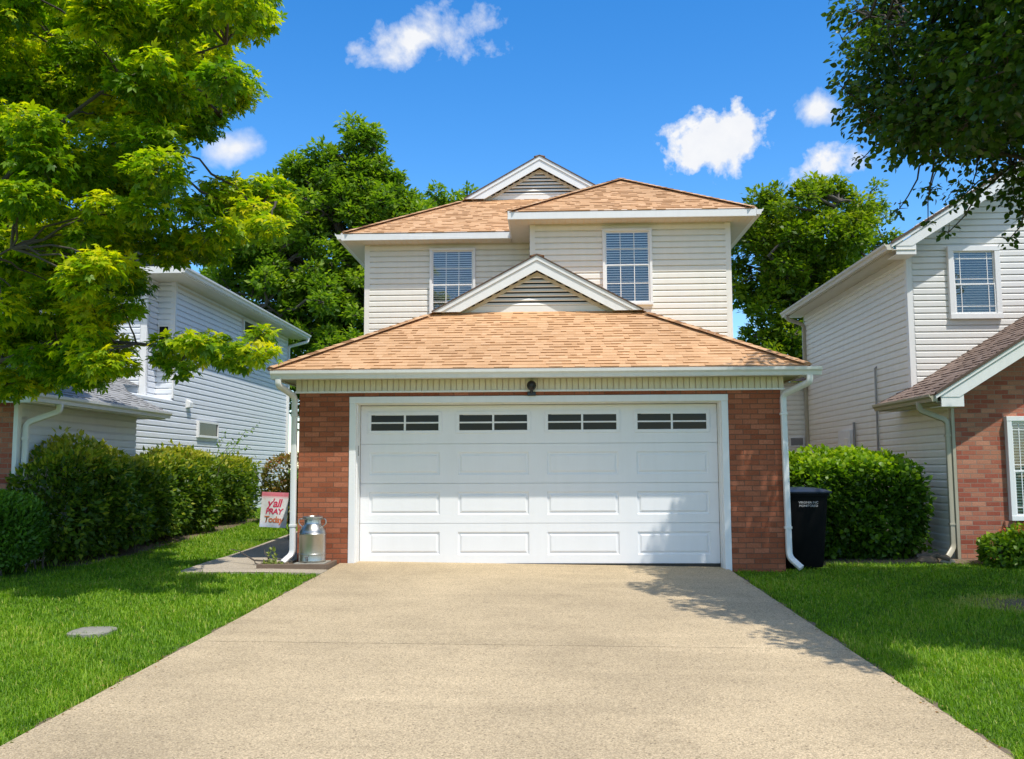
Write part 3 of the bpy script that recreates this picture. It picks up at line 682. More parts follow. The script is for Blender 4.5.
def louver_vent(parent, x0, x1, z0, z1, y):
    f = MB(); e = .03
    f.box(x0, y-.04, z0, x1, y, z0+e); f.box(x0, y-.04, z1-e, x1, y, z1); f.box(x0, y-.04, z0+e, x0+e, y, z1-e); f.box(x1-e, y-.04, z0+e, x1, y, z1-e)
    o = f.build('vent', 'white', parent, bevel=.003)
    l = MB(); h = z0+e
    while h < z1-e: l.prism([(x0+e, y-.034, h), (x0+e, y-.028, h-.004), (x0+e, y-.019, h+.02), (x0+e, y-.025, h+.024)], (x1-x0-2*e, 0, 0)); h += .026
    l.build('slat', 'steel_dark', o)
louver_vent(R, 5.70, 6.04, 1.80, 2.03, RYB-.018)

# ------------------------------------------------------------------ house on the left
Lh = empty('neighbouring_house', (-10, 7, 0), 'cool white sided house with grey shingle roofs, left of the driveway behind the hedge', 'house')
LX, LXF, LYF, LYS, LYB, LW, LWF = -7.30, -7.65, 5.0, 5.5, 13.5, -6.98, -.40
ZL, PL = 5.22, .5; EXL = LX+.45
s = MB()
siding(s, (LX, 3.2), (LX, LYB), 0., 2.72, (1, 0), .115, lip=.031); siding(s, (LX, LYS), (LX, LYB), 2.72, 5.10, (1, 0), .115, lip=.031)
siding(s, (LXF, LYF+.07), (LXF, LYS), 2.5, 5.10, (1, 0), .115, lip=.031); siding(s, (LXF, LYS), (LX, LYS), 2.5, 5.10, (0, -1), .115)
siding(s, (-12, LYF), (LXF-.10, LYF), 2.5, 5.10, (0, -1), .115)
s.build('siding', 'blue_siding', Lh)
s = MB(); siding(s, (LW, LWF+.09), (LW, 3.2), 0., 2.28, (1, 0), .115, lip=.021); siding(s, (LW, 3.2), (LX, 3.2), 0., 2.28, (0, 1), .115); s.build('wing_siding', 'blue_siding', Lh)
s = MB(); s.box(-12, LYS+.004, -.2, LX-.003, LYB, 5.1); s.box(-12, LYF+.004, -.2, LXF-.003, LYS+.003, 5.1); s.box(-12, LWF+.15, -.2, LW-.003, 3.197, 2.28); s.box(-12, 3.197, -.2, LX-.003, LYS, 2.7); s.build('wall_core', 'blue_siding', Lh)
b = MB(); b.prism([(LW-.04, LWF, -.2), (-12, LWF, -.2), (-12, LWF, 4.6), (LW-.04, LWF, 2.42)], (0, .14, 0)); b.build('brick_wall', 'brick2', Lh)
for q in ((LXF-.10, LYF-.024, 2.4, LXF+.024, LYF+.07, 5.1), (LW-.036, LWF-.01, -.1, LW+.024, LWF+.09, 2.28), (LX-.05, LYB-.08, 0, LX+.024, LYB+.02, 5.1), (LX-.07, LYS-.024, 2.75, LX+.026, LYS+.06, 5.1)):
    cb = MB(); cb.box(*q); cb.build('corner_board', 'white', Lh, bevel=.004)
r = MB(); YF = LYF-.4; YE = LYB+.42
roof(r, (EXL, YF, ZL), (0, 1, 0), (-1, 0, 0), PL, 4.4, lambda v: v*0, lambda v: YE-YF-v)
roof(r, (-12, YE, ZL), (1, 0, 0), (0, -1, 0), PL, 4.4, lambda v: 0, lambda v: EXL+12-v)
roof(r, (-6.55, LWF-.42, 2.36), (0, 1, 0), (-1, 0, 0), PL, 5., lambda v: 0, lambda v: (3.45-LWF+.42 + max(0, v-.70)*1.6) if v < 1.1 else LYF-LWF+.42)
r.build('roof', 'shingle_grey', Lh)
so = MB(); zq = ZL-.13; so.box(LX+.002, YF, zq, EXL, YE, zq+.012); so.box(LXF+.002, YF, zq, LX+.001, LYS, zq+.012); so.box(-12, YF, zq+.001, LXF+.001, LYF, zq+.0135); so.box(LW+.001, LWF-.38, 2.24, -6.57, 3.42, 2.252); so.build('soffit', 'soffit', Lh)
fa = MB(); fa.box(EXL, YF, zq-.01, EXL+.022, YE, ZL-.012); fa.box(-6.57, LWF-.40, 2.22, -6.55, 3.42, 2.35); fa.box(LX, 3.40, 2.22, -6.57, 3.42, 2.35); fa.box(-12, LWF-.44, 2.22, -6.55, LWF-.415, 2.37); fa.box(-12, YF-.022, zq-.01, EXL, YF, ZL-.01); fa.build('fascia', 'white', Lh)
fz = MB(); fz.box(LX+.018, LYS+.06, zq-.12, LX+.03, LYB-.08, zq-.001); fz.build('frieze_board', 'soffit', Lh)
g = MB(); gutter(g, (EXL+.022, YF), (EXL+.022, YE), ZL-.02, (1, 0)); g.build('gutter', 'gutter', Lh)
g = MB(); gutter(g, (-6.55, LWF-.42), (-6.55, 3.44), 2.34, (1, 0)); g.build('gutter', 'gutter', Lh)
downspout('downspout', Lh, 'gutter', [(-6.49, -.22, 2.24), (-6.49, -.22, 2.14), (-6.89, -.31, 1.98), (-6.90, -.31, .22), (-6.78, -.36, .12)])
downspout('downspout', Lh, 'gutter', [(EXL+.08, YE-.15, 5.12), (EXL+.08, YE-.15, 5.0), (LX+.06, LYB-.04, 4.82), (LX+.06, LYB-.04, .5), (LX+.12, LYB-.08, .42)])
def side_window(parent, y0, y1, z0, z1, x):
    f = MB(); e = .05
    f.box(x, y0, z0, x+.07, y1, z0+e); f.box(x, y0, z1-e, x+.07, y1, z1); f.box(x, y0, z0+e, x+.07, y0+e, z1-e); f.box(x, y1-e, z0+e, x+.07, y1, z1-e)
    o = f.build('window', 'white', parent, bevel=.004)
    p = MB(); p.box(x+.040, y0+e-.01, z0+e-.01, x+.046, y1-e+.01, z1-e+.01); p.build('pane', 'dglass', o)
side_window(Lh, 6.75, 7.95, 2.02, 2.38, LX+.012); side_window(Lh, 9.5, 10.8, 4.62, 5.0, LX+.012)
v = MB(); v.box(LX+.012, 6.12, 2.58, LX+.03, 6.34, 2.80); v.prism([(LX+.03, 6.14, 2.78), (LX+.11, 6.14, 2.72), (LX+.11, 6.14, 2.62), (LX+.03, 6.14, 2.60)], (0, .18, 0)); v.build('dryer_vent', 'white', Lh, bevel=.004)
w = MB(); w.box(LXF+.05, LYS-.05, 3.3, LX-.08, LYS-.018, 4.22); wo = w.build('window', 'white', Lh, bevel=.004)
w = MB(); w.box(LXF+.075, LYS-.056, 3.34, LX-.10, LYS-.0505, 4.18); w.build('pane', 'dglass', wo)
v = MB(); v.box(LX+.0, 3.2, -.1, LX+.03, LYB, .32); v.build('foundation', 'found', Lh)

# ------------------------------------------------------------------ ground
def sheet(name, x0, x1, y0, y1, nx, ny, dz, m):
    mb = MB(); xs = np.linspace(x0, x1, nx+1); ys = np.linspace(y0, y1, ny+1)
    for i in range(nx):
        for j in range(ny): mb.face([(x, y, gz(x, y)+dz) for x, y in ((xs[i], ys[j]), (xs[i+1], ys[j]), (xs[i+1], ys[j+1]), (xs[i], ys[j+1]))])
    return mb.build(name, m, merge=True)
def lawn():
    mb = MB(); xs = [-400, -60, -25]+list(np.linspace(-14, 14, 29))+[25, 60, 400]; ys = [-400, -60, -22]+list(np.linspace(-14, 20, 35))+[60, 500]
    for i in range(len(xs)-1):
        for j in range(len(ys)-1): mb.face([(x, y, gz(x, y)-.035) for x, y in ((xs[i], ys[j]), (xs[i+1], ys[j]), (xs[i+1], ys[j+1]), (xs[i], ys[j+1]))])
    return struct(mb.build('lawn', 'soil', merge=True))
lawn()
def dx0(y): return -2.66-(-1.0-y)*.038 if y < -1 else -2.66
def dx1(y): return 2.53+(-y)*.012 if y < 0 else 2.53
mb = MB()
def slab(y0, y1, ny, xa, xb):
    ys = np.linspace(y0, y1, ny+1); N = 12; k = .012
    for j in range(ny):
        for i in range(N):
            P = lambda f, y: (xa(y)+(xb(y)-xa(y))*f, y, gz(xa(y)+(xb(y)-xa(y))*f, y))
            mb.face([P(i/N, ys[j]), P((i+1)/N, ys[j]), P((i+1)/N, ys[j+1]), P(i/N, ys[j+1])])
        for xx in (xa, xb):
            a, b_ = (xx(ys[j]), ys[j]), (xx(ys[j+1]), ys[j+1])
            mb.face([(a[0], a[1], gz(*a)-.12), (b_[0], b_[1], gz(*b_)-.12), (b_[0], b_[1], gz(*b_)), (a[0], a[1], gz(*a))])
    for y in (y0, y1):
        a, b_ = (xa(y), y), (xb(y), y); mb.face([(a[0], y, gz(*a)-.12), (b_[0], y, gz(*b_)-.12), (b_[0], y, gz(*b_)), (a[0], y, gz(*a))])
JOINT = MB()
slab(-16., -9.31, 6, dx0, dx1); slab(-9.3, -4.766, 8, dx0, dx1); slab(-4.75, -.02, 8, dx0, dx1)
slab(-.012, .30, 2, lambda y: DL-.0, lambda y: DR+.0)
struct(mb.build('driveway', 'concrete', merge=True))
for i in range(24):
    a, b_ = dx0(-4.76)+(dx1(-4.76)-dx0(-4.76))*i/24, dx0(-4.76)+(dx1(-4.76)-dx0(-4.76))*(i+1)/24
    JOINT.face([(a, -4.768, gz(a, -4.77)-.006), (b_, -4.768, gz(b_, -4.77)-.006), (b_, -4.748, gz(b_, -4.75)-.006), (a, -4.748, gz(a, -4.75)-.006)])
struct(JOINT.build('expansion_joint', 'earth', merge=True))
mb = MB(); js = MB()
slab(-.98, -.66, 1, lambda y: -4.5, lambda y: dx0(y)-.012)
slab(-.65, 1.5, 3, lambda y: -4.5, lambda y: XL-.09); slab(1.508, 4., 3, lambda y: -4.5, lambda y: XL-.06); slab(4.008, 12., 6, lambda y: -4.5, lambda y: XL-.06)
struct(mb.build('path', 'path', merge=True))
def bed(name, poly, dz, m='earth'):
    o = MB(); cx_ = sum(p[0] for p in poly)/len(poly); cy_ = sum(p[1] for p in poly)/len(poly)
    P = lambda x, y, d: (x, y, gz(x, y)+d)
    for i in range(len(poly)):
        a, b_ = poly[i], poly[(i+1) % len(poly)]; o.face([P(cx_, cy_, dz+.01), P(*a, dz-.04), P(*b_, dz-.04)])
    return struct(o.build(name, m))
for fx, sg in ((dx0, -1), (dx1, 1)):                              # bare strip where the turf is edged back from the slab
    ed = MB(); ys = np.linspace(-14, -.05, 150); wob = [.045+.025*math.sin(y*7+sg)+.02*math.sin(y*19) for y in ys]
    for i in range(149):
        a, b_, y0, y1 = fx(ys[i]), fx(ys[i+1]), ys[i], ys[i+1]; z0_, z1_ = gz(a, y0)-.016, gz(b_, y1)-.016
        ed.face([(a, y0, z0_), (a+sg*wob[i], y0, z0_-.006), (b_+sg*wob[i+1], y1, z1_-.006), (b_, y1, z1_)])
    struct(ed.build('edge_soil', 'earth', merge=True))
bed('hedge_soil', [(-5.85, -.5), (-5.95, 3.5), (-5.9, 8.3), (-7.25, 8.6), (-7.25, 3.), (-6.95, -.5), (-8.2, -1.5), (-6.15, -1.55)], .0)
bed('border_soil', [(3.6, .9), (4.4, 1.0), (5.4, .9), (6.2, 1.0), (7.6, .3), (9, .3), (9, 1.4), (6.1, 1.4), (6.1, 3.4), (3.6, 3.2)], .0)
# worn patch in the right-hand lawn
bed('worn_patch', [(4.45, -2.6), (5.0, -3.0), (5.6, -3.0), (6.1, -2.3), (5.6, -1.8), (4.8, -1.9)], -.002, 'worn')

# ------------------------------------------------------------------ small things
px0, px1, py0, py1 = -3.60, -2.70, -.66, -.03                  # timber edged bed by the corner
g = gz(-3.15, -.35)
tb = MB(); tb.box(px0, py0, g-.05, px1, py0+.05, g+.05); tb.box(px1-.045, py0+.051, g-.05, px1, py1, g+.045); tb.box(px0, py0+.051, g-.05, px0+.045, py1, g+.045)
root = empty('edged_bed', (-3.15, -.35, g), 'low timber edged gravel bed at the left corner of the garage', 'garden bed')
tb.build('edging', 'timber', root, bevel=.006)
gv = MB(); gv.box(px0+.046, py0+.052, g-.06, px1-.046, py1, g+.012)
for _ in range(420):
    x, y = random.uniform(px0+.06, px1-.06), random.uniform(py0+.06, py1-.02); s_ = random.uniform(.008, .02); q = [Vector((x, y, g+.012))+Vector((random.gauss(0, 1), random.gauss(0, 1), abs(random.gauss(0, .6))))*s_ for _ in range(4)]
    for tri in ((0, 1, 2), (0, 1, 3), (1, 2, 3), (0, 2, 3)): gv.face([q[i] for i in tri])
gv.build('gravel', 'earth', root)
pv = MB(); pv.box(-3.16, -.52, g+.013, -2.76, -.10, g+.048); pv.build('paver', 'stone', root, bevel=.008)
# milk can
cx_, cy_, cz_ = -2.965, -.30, g+.049
mc = empty('milk_can', (cx_, cy_, cz_), 'old silver metal milk can standing by the garage brick corner', 'milk can')
m_ = MB(); KC = 1.07; m_.lathe((cx_, cy_, cz_), [(a*KC, h*.97) for a, h in [(.150, 0), (.162, .004), (.165, .02), (.163, .03), (.163, .095), (.167, .10), (.167, .112), (.163, .117), (.163, .36), (.166, .365), (.166, .378), (.162, .383), (.158, .41), (.142, .45), (.118, .485), (.106, .505), (.103, .525), (.103, .565), (.112, .572), (.112, .585)]], 48); m_.build('body', 'steel', mc, smooth=True)
m_ = MB(); m_.lathe((cx_, cy_, cz_), [(a*KC, h*.97) for a, h in [(.098, .578), (.118, .586), (.126, .592), (.126, .604), (.116, .612), (.100, .612), (.092, .600), (.0, .596)]], 40); m_.build('lid', 'steel', mc, smooth=True)
for sg in (-1, 1):
    m_ = MB(); m_.tube(bendpath([(cx_+sg*.10, cy_-.02, cz_+.555), (cx_+sg*.175, cy_-.03, cz_+.56), (cx_+sg*.185, cy_-.03, cz_+.50), (cx_+sg*.135, cy_-.02, cz_+.455)], .03), .008, 8); m_.build('handle', 'steel', mc, smooth=True)
m_ = MB(); m_.tube([(cx_-.03, cy_-.155, cz_+.055), (cx_-.035, cy_-.20, cz_+.052)], .016, 10); m_.tube([(cx_-.035, cy_-.195, cz_+.075), (cx_-.035, cy_-.197, cz_+.02)], .012, 8); m_.tube([(cx_-.06, cy_-.195, cz_+.078), (cx_-.01, cy_-.195, cz_+.078)], .006, 6); m_.build('tap', 'steel_dark', mc, smooth=True)
m_ = MB(); m_.box(cx_-.03, cy_-.111, cz_+.535, cx_+.02, cy_-.098, cz_+.565); m_.build('badge', 'steel_dark', mc, bevel=.004)

def text_mesh(name, body, size, m, parent, loc, rot, shear=0., ext=.0006, space=1., bold=0.):
    cu = bpy.data.curves.new(name, 'FONT'); cu.body = body; cu.size = size; cu.align_x = 'CENTER'; cu.extrude = ext; cu.shear = shear; cu.space_line = .8; cu.space_character = space; cu.offset = bold; cu.resolution_u = 3
    tmp = bpy.data.objects.new('t', cu); COL.objects.link(tmp)
    me = bpy.data.meshes.new_from_object(tmp.evaluated_get(bpy.context.evaluated_depsgraph_get())); bpy.data.objects.remove(tmp)
    me.name = name; me.materials.clear(); me.materials.append(MT[m] if isinstance(m, str) else m)
    o = bpy.data.objects.new(name, me); COL.objects.link(o); o.parent = parent
    o.location = Vector(loc)-Vector(parent['_o']); o.rotation_euler = rot; return o
# wheeled bin
BX, BY = 3.65, .62; bg = gz(BX, BY)-.03
bn = empty('wheeled_bin', (BX, BY, bg), 'black plastic wheeled rubbish bin beside the right garage downspout', 'rubbish bin')
def loft(mb, rings):
    for a, c in zip(rings[:-1], rings[1:]):
        n_ = len(a)
        for i in range(n_): j = (i+1) % n_; mb.face([a[i], a[j], c[j], c[i]])
    mb.face(rings[0][::-1]); mb.face(rings[-1])
def ring(cx, cy, z, w, d, r_): return [(cx+x, cy+y, z) for x, y in rrect(w, d, r_)]
m_ = MB(); loft(m_, [ring(BX, BY, bg+.03, .47, .50, .05), ring(BX, BY, bg+.10, .49, .54, .05), ring(BX, BY-.01, bg+.62, .555, .64, .06), ring(BX, BY-.015, bg+.985, .60, .70, .06), ring(BX, BY-.015, bg+.99, .63, .73, .06), ring(BX, BY-.015, bg+1.03, .635, .735, .06)]); bb = m_.build('body', 'bin', bn, smooth=True)
m_ = MB(); loft(m_, [ring(BX+.01, BY-.02, bg+1.034, .67, .77, .05), ring(BX+.01, BY-.02, bg+1.055, .68, .78, .05), ring(BX+.01, BY-.01, bg+1.085, .54, .62, .08), ring(BX+.01, BY, bg+1.105, .34, .40, .1), ring(BX+.01, BY, bg+1.112, .12, .14, .05)]); m_.build('lid', 'bin_lid', bn, smooth=True)
for sx in (-1, 1):
    m_ = MB(); w_ = [(BX+sx*.20, BY+.30, bg+.13), (BX+sx*.27, BY+.30, bg+.13)]; m_.tube(w_, .125, 24); m_.build('wheel', 'bin', bn, bevel=.01)
m_ = MB(); m_.tube([(BX-.26, BY+.40, bg+1.0), (BX+.26, BY+.40, bg+1.0)], .018, 10); m_.box(BX-.25, BY+.33, bg+.98, BX-.22, BY+.40, bg+1.02); m_.box(BX+.22, BY+.33, bg+.98, BX+.25, BY+.40, bg+1.02); m_.build('handle', 'bin', bn)
tl = math.atan2(.05, .9)
text_mesh('lettering', 'VIRGINIA INC', .043, 'print', bn, (BX+.02, BY-.377, bg+.895), (math.pi/2+.03, 0, 0), ext=.002)
text_mesh('lettering', 'MONITORED', .043, 'print', bn, (BX+.02, BY-.375, bg+.85), (math.pi/2+.03, 0, 0), ext=.002)
# garden flag
FX, FY = -4.22, 3.0; fg = gz(FX, FY)-.085
fl = empty('garden_flag', (FX, FY, fg+.05), 'small pink and white garden flag with lettering on a black iron stake', 'garden flag')
m_ = MB(); m_.tube([(FX, FY, fg-.1), (FX, FY, fg+.40), (FX+.07, FY+.015, fg+.52), (FX+.075, FY+.02, fg+.84), (FX+.03, FY+.02, fg+.865), (FX-.47, FY+.0, fg+.885)], .007, 8); m_.tube([(FX, FY, fg+.24), (FX-.09, FY, fg+.32)], .007, 6); m_.tube([(FX-.07, FY, fg+.12), (FX+.07, FY, fg+.12)], .006, 6); m_.build('stake', 'black', fl, smooth=True)
def flag_cloth():
    m, nt = mat('flag_cloth'); uv = uvn(nt); s_ = nd(nt, 'ShaderNodeSeparateXYZ', None, i0=uv)
    col = ramp(nt, s_.outputs[1], [(0., (.50, .56, .78)), (.10, (.66, .70, .84)), (.22, (.82, .82, .82)), (.80, (.84, .82, .80)), (.87, (.82, .50, .52)), (.9, (.78, .17, .22)), (1., (.82, .24, .30))])
    n_ = noise(nt, uv, 7., 3); col = mix(nt, math_(nt, 'MULTIPLY', math_(nt, 'SUBTRACT', n_, .5, clamp=True), 2.2), col, (.82, .42, .42))
    bsdf(nt, col, .8); return m
MT['flag'] = flag_cloth()
fm = MB(); N1, N2 = 14, 16; fw, fh = .455, .585
def FP(u, v): return (FX-.455+fw*u-(1-v)*.035, FY-.012+.018*math.sin(u*6+v*2.5)*(1-v*.7), fg+.895-fh*(1-v)-.02*u)
for i in range(N1):
    for j in range(N2):
        q = [(i/N1, j/N2), ((i+1)/N1, j/N2), ((i+1)/N1, (j+1)/N2), (i/N1, (j+1)/N2)]; fm.face([FP(*t_) for t_ in q], .5, q)
fo = fm.build('cloth', 'flag', fl, smooth=True)
MT['pink'] = simple('pink_print', (.70, .03, .10), .8); MT['orange'] = simple('orange_print', (.72, .20, .08), .8)
for body, dz, size, m_name, sh in (("y'all", .345, .185, 'pink', .2), ('PRAY', .225, .13, 'pink', .15), ('Today', .085, .145, 'orange', .15)):
    o = text_mesh('lettering', body, size, m_name, fl, (FX, FY, fg), (0, 0, 0), sh, ext=0., space=.9, bold=.0035)
    for v in o.data.vertices:                                    # lay the print on the waving cloth
        u, h = .5+v.co.x/fw, (dz+v.co.y)/fh; p = FP(u, h); v.co = (p[0]-FX, p[1]-FY-.004, p[2]-fg)
# meter cover stone set in the lawn
ux, uy = -3.90, -4.33; ug = gz(ux, uy)
m_ = MB(); loft(m_, [ring(ux, uy, ug-.06, .36, .40, .10), ring(ux, uy, ug-.014, .36, .40, .10), ring(ux, uy, ug-.006, .33, .37, .10)]); o = m_.build('meter_cover', 'stone', smooth=True)
tag(o, 'flat grey concrete utility cover set into the left lawn', 'utility cover')
# ------------------------------------------------------------------ plants
SKY_STRENGTH, CLOUD_STRENGTH, SUN_STRENGTH, EXPOSURE = .15, .62, 2.8, 0.7
